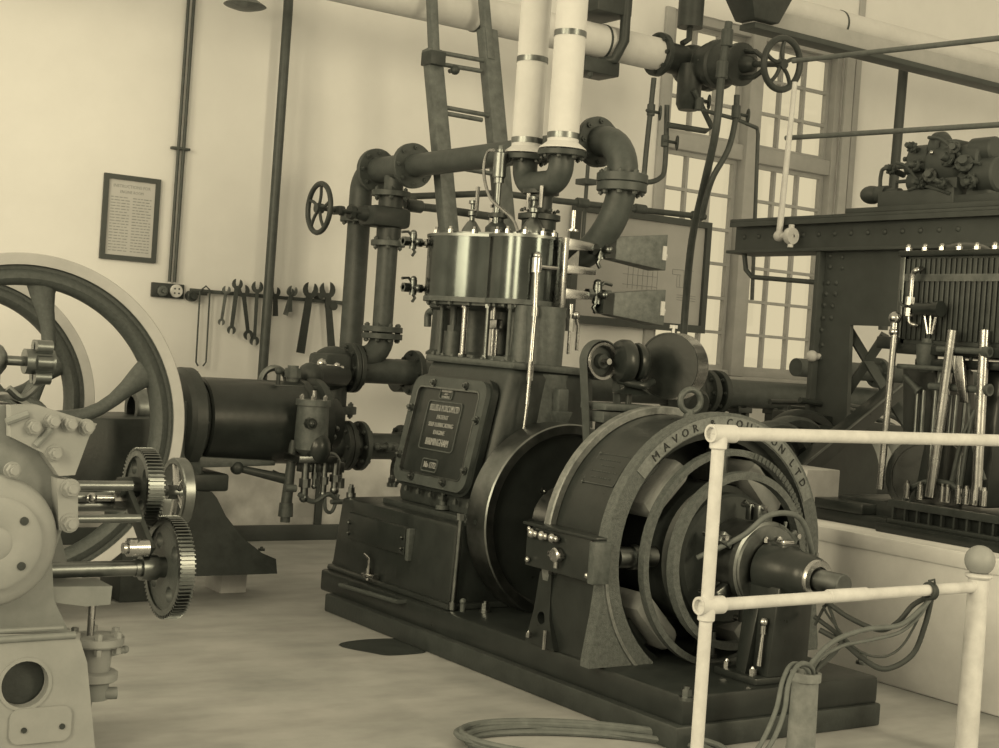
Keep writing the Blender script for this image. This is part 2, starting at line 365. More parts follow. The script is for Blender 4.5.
# armature, commutator
b = MB(); b.lathe([(0, -.26), (.06, -.26), (.25, -.25), (.262, -.235), (.262, -.17), (.29, -.16), (.29, .15), (.2, .18), (0, .18)], (GX, 4.5, GZ), Y_, 56); obj('armature', b, DRK, T)
b = MB(); b.lathe([(.325, -.02), (.355, -.02), (.355, .02), (.325, .02)], (GX, 4.215, GZ), Y_, 56, closed=True); obj('brush_ring', b, RNG, T)
b = MB(); b.cyl((GX, 4.04, GZ), (GX, 4.245, GZ), .165, n=56, bev=.006)
com = obj('commutator', b, STD, T)
b = MB(); b.lathe([(.165, 0), (.178, .004), (.178, .03), (.165, .034)], (GX, 4.05, GZ), Y_, 40); obj('commutator_ring', b, STD, com)
for i in range(6):
    t = PI/6+i*PI/3; e = V((math.cos(t), 0, math.sin(t))); tg = V((-math.sin(t), 0, math.cos(t)))
    b = MB(); p = V((GX, 4.18, GZ))+e*.225; b.cyl(p+Y_*.03, p-Y_*.1, .011, n=10); ho = obj('brush_spindle', b, BRS, T)
    mt = Matrix((tg, -Y_, e)).transposed().to_4x4(); mt.translation = p-e*.02
    b = MB(); b.bx(-.022, .022, .01, .04, -.035, .03, .004, mt); b.bx(-.022, .022, .055, .085, -.035, .03, .004, mt); b.cyl(p-Y_*.025+tg*.02, p-Y_*.025+tg*.045+e*.02, .008, n=8); obj('brush_holder', b, STD, ho)
# outboard bearing and shaft
b = MB(); b.hexa([(GX-.17, 3.9, .112), (GX+.16, 3.9, .112), (GX+.16, 4.13, .112), (GX-.17, 4.13, .112)], [(GX-.17, 3.9, .14), (GX+.16, 3.9, .14), (GX+.16, 4.13, .14), (GX-.17, 4.13, .14)], .006)
b.hexa([(GX-.11, 3.90, .138), (GX+.10, 3.90, .138), (GX+.10, 4.08, .138), (GX-.11, 4.08, .138)], [(GX-.095, 3.885, .48), (GX+.09, 3.885, .48), (GX+.09, 4.06, .48), (GX-.095, 4.06, .48)], .008)
for s in (-1, 1): b.hexa([(GX+s*.15, 3.98, .138), (GX+s*.11, 3.98, .138), (GX+s*.11, 4.03, .138), (GX+s*.15, 4.03, .138)][::s], [(GX+s*.09, 3.98, .46), (GX+s*.06, 3.98, .46), (GX+s*.06, 4.03, .46), (GX+s*.09, 4.03, .46)][::s], .004)
ped = obj('bearing_pedestal', b, BLK, T)
for s in (-1, 1):
    for y in (3.95, 4.09):
        b = MB(); b.bolt((GX+s*.14, y, .14), Z_, .016, .026); obj('foot_bolt', b, STL, ped)
b = MB(); b.lathe([(0, 0), (.072, 0), (.082, .012), (.09, .05), (.095, .12), (.11, .15), (.11, .24), (.06, .25), (0, .25)], (GX, 3.79, GZ-.005), Y_, 40); b.bx(GX-.045, GX+.045, 3.93, 4.0, GZ+.06, GZ+.105, .008); obj('bearing_housing', b, BLK, ped)
b = MB(); b.lathe([(.05, -.006), (.072, -.006), (.076, 0), (.076, .012), (.05, .012)], (GX, 3.785, GZ-.005), Y_, 40, closed=True); obj('bearing_ring', b, STL, ped)
b = MB(); b.bx(GX-.03, GX+.03, 3.945, 3.985, GZ+.1, GZ+.118, .004); b.bolt((GX-.035, 4.03, GZ+.1), Z_, .012, .016); b.bolt((GX+.035, 4.03, GZ+.1), Z_, .012, .016); obj('oil_lid', b, BRS, ped)
b = MB(); b.cyl((GX, 3.655, GZ-.005), (GX, 4.05, GZ-.005), .042, n=28, bev=.003); obj('shaft', b, STD, T)
b = MB(); b.cyl((GX, 4.78, GZ-.005), (GX, 5.36, GZ-.005), .055, n=28); obj('coupling_shaft', b, STD, T)
p = V((GX-.07, 3.93, .3)); b = MB(); b.cyl((GX-.12, 3.93, .36), (GX-.12, 3.93, .30), .012, n=10); b.cyl((GX-.12, 3.93, .30), (GX-.13, 3.93, .18), .007, .011, n=10); b.sph((GX-.12, 3.93, .345), .018, 12); obj('oil_gauge', b, STL, ped)
# rocker bracket over the bearing
b = MB(); b.lathe([(.115, -.02), (.15, -.02), (.15, .02), (.115, .02)], (GX, 4.085, GZ), Y_, 40, closed=True)
b.bx(GX-.02, GX+.02, 4.06, 4.11, GZ+.14, GZ+.2, .006); b.plate([[(.05, .12), (.16, .06), (.13, .0), (.1, .0)]], (GX, 4.07, GZ+.05), X_, Z_, .02); obj('rocker_bracket', b, MID, T)
b = MB(); b.tube([(GX-.23, 4.2, GZ+.02), (GX-.14, 4.06, GZ+.12), (GX-.06, 4.0, GZ+.21), (GX+.1, 4.0, GZ+.2), (GX+.2, 4.02, GZ+.08), (GX+.26, 4.05, GZ-.06), (GX+.25, 4.05, GZ-.2)], .011, 10, sm=6); obj('lead', b, CBL, T)
# eye bolt
b = MB(); b.tor((GX, 4.56, GZ+.545+.068), Y_+X_*.25, .047, .013, 36, 12); b.cyl((GX, 4.56, GZ+.54), (GX, 4.56, GZ+.575), .03, .016, n=20); obj('eye_bolt', b, MID, T)
# terminal board on the left flank
p0, p1 = at(527, 531, X=3.47), at(597, 552, X=3.47)
y1, y0 = p0.y, p1.y; zt = .60
b = MB(); b.bx(3.47, 3.56, y0, y1, .435, .6, .004); b.bx(3.455, 3.58, y0-.01, y1+.012, .6, .612, .003); tbd = obj('terminal_board', b, BLK, T)
b = MB(); b.bx(3.42, 3.50, y0-.05, y0-.012, .44, .60, .005); obj('end_block', b, MID, tbd)
for k in range(3):
    y = y1-.06-k*.07; b = MB(); b.sph((3.452, y, .572), .02, 14); b.sph((3.452, y-.026, .572), .014, 12); b.cyl((3.47, y, .572), (3.44, y, .572), .009, n=10); obj('terminal', b, STL, tbd)
for y, z in ((y1-.03, .585), (y0+.02, .585), (y1-.03, .46), (y0+.04, .46)):
    b = MB(); b.sph((3.462, y, z), .013, 12); obj('board_screw', b, STL, tbd)
b = MB(); ym = (y0+y1)/2; b.cyl((3.47, ym, .51), (3.435, ym, .51), .03, n=16, bev=.006); b.cyl((3.45, ym-.005, .5), (3.45, ym-.005, .46), .011, n=10); b.bx(3.44, 3.465, ym-.04, ym+.045, .50, .522, .004); obj('switch_clip', b, STL, tbd)
b = MB(); b.plate([[(-.10, 0), (.10, 0), (.085, .03), (.055, .12), (.05, .30), (-.03, .30), (-.055, .14), (-.09, .03)], circ(.026, 16, (.0, .115))], (3.58, y1-.07, .112), -Y_, Z_, .06); obj('side_foot', b, BLK, T)
b = MB(); b.bolt((3.5, y1-.02, .14), Z_, .014, .02); b.cyl((3.5, y1-.13, .112), (3.5, y1-.13, .19), .009, n=8); obj('foot_stud', b, STL, T)
# curved instruction plate on the yoke
ta_, tb_ = math.radians(136), math.radians(151)
b = MB(); n = 8; y0p, y1p = 4.44, 4.64
def yp(t, y, r=.5475): return V((GX+r*math.cos(t), y, GZ+r*math.sin(t)))
lo = [yp(ta_+(tb_-ta_)*i/n, y0p) for i in range(n+1)]; hi = [yp(ta_+(tb_-ta_)*i/n, y1p) for i in range(n+1)]
A, B_ = b.pts(lo), b.pts(hi)
for i in range(n): b.face([A[i], A[i+1], B_[i+1], B_[i]])
npl = obj('instruction_plate', b, BLK, T)
b = MB()
b.tube([yp(tb_, y0p, .549), yp(tb_, y1p, .549), yp(ta_, y1p, .549)], .0018, 5); b.tube([yp(ta_, y1p, .549), yp(ta_, y0p, .549), yp(tb_, y0p, .549)], .0012, 5)
for t in (ta_, tb_): b.sph(yp(t, y1p-.004, .549), .006, 8)
for k, (q0, q1) in enumerate(((.12, .8), (.3, .7), (.08, .85), (.2, .75))):
    t = ta_+(tb_-ta_)*(.2+.2*k); yy = y1p-(y1p-y0p)*q0
    while yy > y1p-(y1p-y0p)*q1:
        l = random.uniform(.006, .016); b.tube([yp(t, yy, .5485), yp(t, yy-l, .5485)], .0022, 5); yy -= l+random.uniform(.004, .009)
obj('plate_engraving', b, MID, npl)

# ------------------------------------------------------------------ flywheel
T = thing('flywheel', 'dark disc flywheel with polished rim between engine and dynamo', 'flywheel', (GX, 5.43, GZ))
b = MB(); R = .452
b.lathe([(R-.045, -.075), (R-.05, -.05), (R-.06, -.04), (.16, -.03), (.12, -.07), (0, -.07), (0, .07), (.12, .07), (.16, .03), (R-.06, .04), (R-.045, .075)], (GX, 5.43, GZ), Y_, 96, closed=False); obj('web', b, BLK, T)
b = MB(); b.lathe([(R-.045, -.078), (R-.006, -.078), (R, -.072), (R, .072), (R-.006, .078), (R-.045, .078)], (GX, 5.43, GZ), Y_, 96); rim = obj('rim', b, STD, T)
b = MB(); q = at(481, 522, Y=5.43); e = (V((q.x, 5.43, q.z))-V((GX, 5.43, GZ))).normalized(); p = V((GX, 5.43, GZ))+e*R; b.cyl(p-e*.002, p+e*.002, .013, n=14); obj('barring_hole', b, BLK, rim)
b = MB(); b.bolts((GX, 5.36, GZ), -Y_, .2, 8, .016, .016); obj('coupling_bolts', b, STD, T)
# ------------------------------------------------------------------ vertical steam engine
T = thing('steam_engine', 'black vertical steam engine with lettered crankcase door and shiny lagged cylinders', 'steam engine', (4.08, 6.0, .112))
b = MB(); b.hexa([(3.575, 5.52, .112), (4.55, 5.52, .112), (4.55, 6.67, .112), (3.575, 6.67, .112)], [(3.605, 5.54, .495), (4.53, 5.54, .51), (4.53, 6.65, .5), (3.605, 6.65, .488)], .02)
base = obj('crankcase_base', b, BLK, T)
b = MB(); b.hexa([(3.555, 5.50, .112), (4.57, 5.50, .112), (4.57, 6.68, .112), (3.555, 6.68, .112)], [(3.56, 5.51, .14), (4.565, 5.51, .14), (4.565, 6.675, .14), (3.56, 6.675, .14)], .01); obj('base_flange', b, BLK, base)
# side cover on the base
p0, p1 = at(352, 512, X=3.595), at(408, 545, X=3.595)
b = MB(); b.bx(3.575, 3.64, p1.y, p0.y, p1.z-.05, p0.z, .006); cov = obj('side_cover', b, BLK, base)
for y in (p0.y-.02, p1.y+.02):
    for z in (p0.z-.05, p1.z-.02):
        b = MB(); b.bolt((3.577, y, z), -X_, .011, .012); obj('cover_bolt', b, STD, cov)
b = MB(); b.bx(3.567, 3.62, p1.y-.05, p1.y-.02, p1.z-.07, p0.z, .006); obj('cover_rib', b, MID, cov)
# bolts, studs and fittings round the base
for px, py in ((351, 495), (391, 485), (425, 490), (446, 511)):
    p = at(px, py, Z=.5); b = MB(); b.cyl(p-Z_*.01, p+Z_*.012, .025, n=16); b.cyl(p+Z_*.012, p+Z_*.04, .02, n=6); b.cyl(p+Z_*.04, p+Z_*.055, .011, n=10); obj('base_nut', b, STD, base)
p0, p1 = at(461, 520, X=3.585), at(453, 603, X=3.585)
b = MB(); b.cyl(p0, p1, .014, .012, n=12); b.cyl(p0, p0+Z_*.03, .022, n=8); b.cyl(p1-Z_*.03, p1+Z_*.005, .02, n=12); obj('vent_tube', b, STD, base)
b = MB(); p = at(463, 605, X=3.56); b.cyl(p-Z_*.03, p+Z_*.01, .012, n=10); b.sph(p+Z_*.015, .016, 10); obj('plug', b, MID, base)
b = MB(); p = at(443, 505, X=3.72); b.cyl(p-Z_*.02, p, .035, n=16); b.cyl(p, p+Z_*.03, .018, n=10); b.cyl(p+Z_*.03, p+Z_*.04, .026, n=14); b.sph(p+Z_*.055, .014, 10); obj('oil_filler', b, MID, base)
# drain cock
p = at(368, 576, X=3.55); b = MB(); b.cyl(p+X_*.06, p-X_*.02, .012, n=10); b.cyl(p+Y_*.05, p-Y_*.06, .012, n=12); b.cyl(p-Z_*.02, p+Z_*.04, .013, n=10); b.cyl(p-Y_*.05, p-Y_*.075, .018, n=10)
b.tube([p+Z_*.035, p+Z_*.085, p+Z_*.1+Y_*.05], .007, 8); obj('drain_cock', b, BRS, base)
b = MB(); p0 = at(333, 566, X=3.6); b.tube([p0-Z_*.03, p0+Z_*.02, p0+Z_*.02-Y_*.05, p0-Z_*.03-Y_*.05], .007, 8); obj('lifting_loop', b, PIP, base)
b = MB()
for k in range(7):
    p = lerp(at(395, 487, X=3.70), at(468, 508, X=3.70), k/6); b.bolt(p, Z_, .014, .02)
b.hexa([(3.68, 5.55, .49), (4.48, 5.55, .49), (4.48, 6.36, .49), (3.68, 6.36, .49)], [(3.68, 5.55, .52), (4.48, 5.55, .52), (4.48, 6.36, .52), (3.68, 6.36, .52)], .006)
obj('frame_foot', b, DRK, T)
b = MB(); b.hexa([(3.72, 5.58, .51), (4.44, 5.58, .51), (4.44, 6.32, .51), (3.72, 6.32, .51)], [(3.87, 5.56, 1.235), (4.36, 5.56, 1.215), (4.36, 6.33, 1.235), (3.87, 6.33, 1.235)], .05)
frm = obj('frame', b, DRK, T, angle=50)
b = MB(); b.hexa([(3.86, 5.55, 1.215), (4.37, 5.55, 1.2), (4.37, 6.34, 1.22), (3.86, 6.34, 1.22)], [(3.86, 5.55, 1.25), (4.37, 5.55, 1.235), (4.37, 6.34, 1.255), (3.86, 6.34, 1.255)], .012)
for i in range(9):
    y = 6.3-i*.09; b.bolt((3.885, y, 1.25-i*.0015), Z_, .013, .016)
b.lathe([(0, 0), (.17, 0), (.17, .035), (0, .035)], (4.1, 5.82, 1.235), Z_, 40); obj('frame_top_flange', b, MID, frm)
# inspection door
c = lerp(lerp(at(402, 478, X=3.715), at(470, 495, X=3.715), .5), lerp(at(421, 377, X=3.815), at(493, 387, X=3.815), .5), .5)
u = -Y_; v = V((.2, 0, 1)).normalized(); nn = u.cross(v); W, H = .66, .535
c = c+nn*.012
b = MB(); b.plate([rrect(W, H, .07), rrect(W-.10, H-.10, .03)], c, u, v, .028); door = obj('inspection_door', b, PIP, T)
b = MB(); b.plate([rrect(W-.09, H-.09, .03)], c-nn*.01, u, v, .022); b.plate([rrect(W+.03, H+.03, .08)], c-nn*.03, u, v, .032); obj('door_panel', b, BLK, door)
b = MB(); b.plate([rrect(W-.10, H-.10, .032), rrect(W-.116, H-.116, .026)], c+nn*.012, u, v, .018); obj('door_edge', b, STD, door)
for a, d in ((-.14, .235), (.15, .235), (-.30, .1), (.305, .08), (-.30, -.14), (.305, -.16), (-.14, -.235), (.15, -.235)):
    b = MB(); p = c+u*a+v*d+nn*.028; b.cyl(p, p+nn*.01, .02, n=14); b.bolt(p+nn*.01, nn, .014, .012); obj('door_nut', b, STD, door)
def plaque(name, a, d, w, h, lines, par, r=.012):
    bb = MB(); bb.plate([rrect(w, h, r), rrect(w-.012, h-.012, r*.7)], c+u*a+v*d+nn*.012, u, v, .006); o = obj(name, bb, MID, par)
    bb = MB()
    for s, sz, dy, lw in lines: bb.text(s, sz, c+u*a+v*(d+dy)+nn*.014, u, v, .003, lw)
    obj('lettering', bb, LTR, o); return o
plaque('name_plaque', -.015, .03, .31, .245, (('BELLISS & MORCOM LTD', .046, .085, .26), ('PATENT', .03, .042, .1), ('SELF LUBRICATING', .03, .004, .22), ('ENGINE', .03, -.034, .1), ('BIRMINGHAM', .05, -.082, .2)), door, .02)
plaque('patent_plaque', -.03, .188, .12, .052, (('PATENTEES', .016, .014, .09), ('AND', .012, -.001, .03), ('MAKERS', .016, -.015, .07)), door)
plaque('number_plaque', -.03, -.165, .14, .065, (('No 1772', .042, 0, .105),), door)
# end casting on the frame
b = MB(); b.cyl((4.12, 5.70, .8), (4.12, 5.70, 1.2), .17, .15, n=40); b.bx(4.1, 4.16, 5.5, 5.6, 1.02, 1.14, .012); b.hexa([(4.11, 5.5, .95), (4.15, 5.5, .95), (4.15, 5.56, .95), (4.11, 5.56, .95)], [(4.08, 5.49, 1.03), (4.18, 5.49, 1.03), (4.18, 5.56, 1.03), (4.08, 5.56, 1.03)], .004)
obj('end_casting', b, MID, frm)
# distance columns between frame and cylinders
z0, z1 = 1.25, 1.52
for px, m, r, r2 in ((441, DRK, .055, .05), (456, MID, .035, .035), (475, MID, .05, .065), (503, DRK, .04, .04), (517, MID, .05, .045)):
    p = at(px, 330, X=4.12); b = MB(); b.lathe([(r+.02, 0), (r+.02, .015), (r, .03), (r2, z1-z0-.03), (r2+.02, z1-z0-.015), (r2+.02, z1-z0)], (p.x, p.y, z0), Z_, 20); obj('column', b, m, T)
for px, r, mm in ((464, .015, STL), (441, .012, MID), (487, .012, STD), (509, .01, MID)):
    p = at(px, 330, X=3.95); b = MB(); b.cyl((p.x, p.y, z0), (p.x, p.y, z1), r, n=14); b.cyl((p.x, p.y, z0), (p.x, p.y, z0+.02), r*1.6, n=6); b.cyl((p.x, p.y, z1-.02), (p.x, p.y, z1), r*1.6, n=6); obj('pillar', b, mm, T)
b = MB(); p = at(452, 348, X=4.02); b.cyl((p.x, p.y, z0), (p.x, p.y, z0+.13), .05, .045, n=20); b.cyl((p.x, p.y, z0+.13), (p.x, p.y, z1), .018, n=12); b.cyl((p.x, p.y, z0+.13), (p.x, p.y, z0+.16), .035, n=6); obj('piston_rod_gland', b, MID, T)
b = MB(); p = at(493, 340, X=4.02); b.cyl((p.x, p.y, z0), (p.x, p.y, z1), .012, n=10); b.bx(p.x-.02, p.x+.02, p.y-.05, p.y+.05, z0+.15, z0+.2, .005); b.cyl((p.x, p.y-.03, z0), (p.x, p.y-.03, z0+.15), .009, n=10); obj('valve_spindle', b, STL, T)
b = MB(); p = at(543, 340, X=4.1); b.cyl((p.x, p.y, z0-.02), (p.x, p.y, z1), .098, .103, n=40); obj('distance_piece', b, MID, T)
p = at(523, 345, X=4.02); b = MB(); b.cyl((p.x, p.y, z0), (p.x, p.y, z1), .06, .05, n=24); obj('valve_gland', b, MID, T)
b = MB(); p = at(428, 320, X=4.1); b.tube([(p.x, p.y, 1.40), (p.x, p.y, 1.47), (p.x, p.y-.06, 1.49)], .02, 10, sm=4); obj('drain_bend', b, MID, T)
# cylinders
Cf, Rf, Cn, Rn = (4.08, 6.2), .285, (4.08, 5.835), .175
def peanut(g, n=28):
    # outline of two touching rounds and the flat web between them
    out = [(Cf[0]+(Rf+g)*math.cos(t), Cf[1]+(Rf+g)*math.sin(t)) for t in [math.radians(-40+260*i/n) for i in range(n+1)]]
    out += [(Cn[0]+(Rn+g)*math.cos(t), Cn[1]+(Rn+g)*math.sin(t)) for t in [math.radians(155+230*i/n) for i in range(n+1)]]
    return out
b = MB(); b.plate([peanut(0)], (0, 0, 1.548), X_, Y_, .30); cyl = obj('cylinder_lagging', b, LAG, T, angle=60)
b = MB(); b.plate([peanut(.006)], (0, 0, 1.524), X_, Y_, .024); b.plate([peanut(-.03)], (0, 0, 1.51), X_, Y_, .02)
for i in range(16):
    t = 2*PI*i/16
    if abs(t-1.5*PI) > .6: b.bolt((Cf[0]+(Rf-.02)*math.cos(t), Cf[1]+(Rf-.02)*math.sin(t), 1.524), -Z_, .013, .014)
    if abs(t-.5*PI) > .8: b.bolt((Cn[0]+(Rn-.02)*math.cos(t), Cn[1]+(Rn-.02)*math.sin(t), 1.524), -Z_, .013, .014)
obj('cylinder_flange', b, MID, T)
b = MB(); b.plate([peanut(.006)], (0, 0, 1.846), X_, Y_, .014); b.plate([peanut(-.05)], (0, 0, 1.86), X_, Y_, .012)
cv = obj('cylinder_cover', b, STD, T)
for cx, R, n in ((Cf, Rf, 12), (Cn, Rn, 10)):
    for i in range(n):
        t = 2*PI*(i+.5)/n; b = MB(); p = V((cx[0]+(R-.03)*math.cos(t), cx[1]+(R-.03)*math.sin(t), 1.86)); b.cyl(p, p+Z_*.022, .014, n=6); b.cyl(p+Z_*.022, p+Z_*.036, .008, n=8); obj('cover_nut', b, STL, cv)
def dome_valve(x, y, r, nm, arms):
    bb = MB(); bb.lathe([(r, 0), (r, .012), (r*.85, .035), (r*.45, .07), (r*.25, .08), (r*.25, .1), (r*.42, .105), (r*.42, .125), (r*.2, .13), (r*.2, .16), (r*.4, .165), (r*.4, .18), (0, .185)], (x, y, 1.872), Z_, 24); o = obj(nm, bb, STD, T)
    for s, dz, h in arms:
        bb = MB(); bb.tube([(x, y, 1.872+dz), (x, y-s*.07, 1.872+dz), (x, y-s*.07, 1.872+dz+h)], .011, 8); obj('arm', bb, BRS, o)
    return o
dome_valve(4.05, 6.28, .055, 'relief_valve', ((.5, .13, .12),))
dome_valve(4.08, 5.78, .06, 'lubricator_dome', ((.75, .13, .1), (-.75, .12, .08)))
# valve chest on top between the cylinders and the steam inlet
b = MB(); b.lathe([(.10, 0), (.10, .02), (.085, .03), (.085, .075), (.105, .08), (.105, .105), (.06, .115), (.06, .2), (.09, .205), (.09, .225), (0, .23)], (4.17, 5.86, 1.872), Z_, 32)
b.bolts((4.17, 5.86, 1.99), Z_, .09, 8, .011, .012); obj('stop_valve_chest', b, DRK, T)
b = MB(); b.lathe([(.06, 0), (.06, .03), (.03, .06), (.03, .075), (.05, .08), (.05, .1), (0, .11)], (4.02, 6.0, 1.872), Z_, 24); obj('steam_chest_plug', b, DRK, T)
p = at(494, 220, Z=1.95); b = MB(); b.cyl((p.x, p.y, 1.872), (p.x, p.y, 1.97), .026, n=16); b.cyl((p.x, p.y, 1.97), (p.x, p.y, 2.02), .01, n=10); b.bx(p.x-.025, p.x+.025, p.y-.006, p.y+.006, 2.01, 2.025); obj('oil_cup', b, BRS, T)
# tall sight-feed lubricator
p = at(496, 222, X=4.0); x, y = p.x, p.y; b = MB(); b.cyl((x, y, 1.872), (x, y, 2.12), .016, n=14); b.cyl((x, y, 2.12), (x, y, 2.145), .026, n=14); b.cyl((x, y, 2.145), (x, y, 2.27), .033, n=18, bev=.004); b.cyl((x, y, 2.27), (x, y, 2.285), .02, n=12); b.cyl((x, y, 2.285), (x, y, 2.305), .012, n=8)
lub = obj('sight_lubricator', b, STD, T)
b = MB(); q = at(483, 185, X=4.0); b.tube([at(a_, c_, X=3.96) for a_, c_ in ((494, 150), (488, 152), (484, 165), (485, 182), (491, 199), (503, 210), (513, 220), (518, 232))], .008, 8, sm=6); obj('feed_pipe', b, STL, lub)
b = MB(); q = at(573, 228, Z=1.88); b.cyl((q.x, q.y, 1.865), (q.x, q.y, 1.96), .012, n=12); b.cyl((q.x, q.y, 1.865), (q.x, q.y, 1.872), .03, n=14); obj('grease_spindle', b, STL, T)
# oil feed rod down the near end
p0, p1, p2, p3 = at(537, 262, Y=5.62), at(535, 312, Y=5.58), at(530, 372, Y=5.53), at(527, 405, Y=5.50)
b = MB(); b.cyl(p0, p1, .013, n=12); b.cyl(p1+Z_*.02, p1-Z_*.02, .018, n=12); b.cyl(p1, p2, .012, n=12); b.cyl(p2+Z_*.05, p2-Z_*.04, .016, n=12); b.cyl(p2, p3, .01, n=10); b.cyl(p3, at(521, 452, Y=5.5), .009, n=10)
rod = obj('oil_feed_rod', b, STL, T)
b = MB(); b.cyl(p0-Z_*.05, p0+Z_*.02, .024, n=14); b.sph(p0+Z_*.03, .02, 12); b.tube([p0-Z_*.02, p0-Z_*.02+X_*.12], .01, 8); obj('oil_cup', b, BRS, rod)
# indicator gear bracket on the near end
q = at(556, 300, Y=5.66); xx = q.x; b = MB(); b.bx(xx-.014, xx+.014, 5.60, 5.66, 1.50, 1.86, .004)
def arm(z, x1, h0, h1): b.hexa([(xx, 5.61, z-h0), (xx, 5.65, z-h0), (xx, 5.65, z+h0), (xx, 5.61, z+h0)], [(x1, 5.61, z-h1), (x1, 5.65, z-h1), (x1, 5.65, z+h1), (x1, 5.61, z+h1)], .003)
za, zb = at(590, 247, Y=5.63).z, at(590, 296, Y=5.63).z; xe = at(592, 250, Y=5.63).x
arm(za, xe, .03, .018); arm((za+zb)/2, xe+.02, .022, .016); arm(zb, xe, .026, .018); b.plate([[(0, 0), (.09, .08), (.09, .0)]], (xx, 5.63, (za+zb)/2+.02), X_, Z_, .01)
brk = obj('indicator_bracket', b, STL, T)
def cock(p, d, nm, par, s=1.):
    """small brass cock with wing handles, nuts and a drip"""
    p = V(p); d = V(d).normalized(); bb = MB(); bb.cyl(p-d*.05*s, p+d*.06*s, .014*s, n=12); bb.cyl(p-d*.05*s, p-d*.03*s, .024*s, n=6); bb.cyl(p+d*.03*s, p+d*.06*s, .026*s, n=6)
    bb.cyl(p-Z_*.035*s, p+Z_*.04*s, .019*s, n=12); bb.sph(p+Z_*.045*s, .018*s, 10); bb.cyl(p-Y_*.045*s, p+Y_*.045*s, .012*s, n=10); bb.sph(p-Y_*.05*s, .017*s, 10)
    bb.tube([p+Z_*.02*s, p+Z_*.05*s+d*.03*s, p+Z_*.045*s+d*.07*s], .007*s, 8); bb.tube([p-Z_*.03*s, p-Z_*.05*s-d*.015*s, p-Z_*.07*s], .008*s, 8); return obj(nm, bb, BRZ, par)
for px, py in ((601, 250), (597, 295)): cock(at(px, py, Y=5.63), X_, 'indicator_cock', T, 1.25)
for px, py in ((413, 242), (413, 288)):
    q = at(px, py, Y=6.42); cock(q, -X_, 'drain_cock', T, 1.0); b = MB(); b.cyl(q, (4.0, 6.42, q.z), .014, n=10); b.cyl(q+X_*.07, q+X_*.085, .026, n=6); obj('cock_stem', b, BRS, T)
q = at(570, 325, Y=5.6); b = MB(); b.tube([q+Z_*.09, q, q-Z_*.14], .008, 8); b.cyl(q-Z_*.03, q+Z_*.03, .022, n=8); b.cyl(q+Z_*.1, q+Z_*.05, .013, n=10); b.tube([q+X_*.03+Z_*.05, q+X_*.05, q+X_*.05-Z_*.12], .009, 8); b.sph(q+X_*.03+Z_*.05, .022, 10); obj('drain_tubing', b, STL, T)
# indicator boxes: tapering tins carried by the cocks
for k, (px, py) in enumerate(((610, 248), (608, 304))):
    p = at(px, py, Y=5.63); x0 = p.x; z = p.z; x1 = at(px+48, py+3, Y=5.63).x
    lab = ('upper', 'above')[0] if k == 0 else 'lower'
    t = thing('indicator_box', ('upper' if k == 0 else 'lower')+' mottled tapering tin box on the brass cocks beside the cylinders', 'box', (x0, 5.63, z-.06), 'tapering tin boxes beside the cylinders')
    b = MB(); b.hexa([(x0, 5.58, z-.055), (x0, 5.68, z-.055), (x0, 5.68, z+.055), (x0, 5.58, z+.055)], [(x1, 5.56, z-.085), (x1, 5.70, z-.085), (x1, 5.70, z+.095), (x1, 5.56, z+.095)], .004); obj('body', b, TIN, t)
    b = MB(); b.hexa([(x0-.06, 5.59, z-.05), (x0-.06, 5.67, z-.05), (x0-.06, 5.67, z+.05), (x0-.06, 5.59, z+.05)], [(x0, 5.585, z-.052), (x0, 5.675, z-.052), (x0, 5.675, z+.052), (x0, 5.585, z+.052)]); b.cyl((x0-.06, 5.63, z), (x0-.03, 5.63, z), .02, .04, n=12); obj('mouth', b, BLK, t)
    b = MB(); b.bx(x1-.03, x1-.008, 5.552, 5.56, z-.035, z+.035); b.cyl((x1, 5.6, z-.01), (x1+.025, 5.6, z-.01), .009, n=8); b.cyl((x1+.015, 5.6, z-.01), (x1+.03, 5.6, z-.01), .014, n=8); obj('catch', b, CRM, t)

# ------------------------------------------------------------------ speed recorder over the gap
c = at(601, 361, Y=5.05); T = thing('speed_recorder', 'belt driven speed recorder with dark drum on a stand behind the dynamo', 'recorder', (c.x+.1, 5.05, .112))
b = MB(); b.lathe([(.064, .02), (.066, -.01), (.07, -.018), (.082, -.02), (.086, -.01), (.086, .035), (.078, .04)], c, Y_, 40); pul = obj('pulley', b, STL, T)
b = MB(); b.lathe([(.0, -.02), (.03, -.02), (.034, .008), (.066, .012), (.068, .03), (0, .03)], c, Y_, 40); obj('pulley_web', b, DRK, pul)
d = at(671, 366, Y=5.0); R = .15
b = MB(); b.cyl(c+Y_*.05, c-Y_*.06, .014, n=12); obj('pulley_shaft', b, STL, T)
e1, e2 = at(615, 361, Y=5.03), at(645, 363, Y=5.0)
b = MB(); b.lathe([(0, 0), (.05, 0), (.09, .012), (.098, .03), (.098, .06), (.088, .075), (.06, .08), (.06, .09), (.085, .095), (.088, .11), (.075, .14), (.04, .16), (0, .16)], e1, (e2-e1), 32); obj('bearing_case', b, BLK, T)
ax = V((.93, .36, 0)).normalized()
b = MB(); b.lathe([(0, 0), (R-.006, 0), (R-.006, -.004), (R, -.004), (R, .004)], d-ax*.03, ax, 56); obj('drum_face', b, BLK, T)
b = MB(); b.lathe([(R, 0), (R+.001, .10), (R-.01, .11), (0, .11)], d-ax*.026, ax, 56); dr = obj('drum', b, STL, T)
b = MB(); p = d+Z_*R+ax*.0; b.cyl(p-Z_*.01, p+Z_*.035, .007, n=8); b.bx(p.x-.02, p.x+.02, p.y-.004, p.y+.004, p.z+.02, p.z+.035); obj('wing_nut', b, CRM, dr)
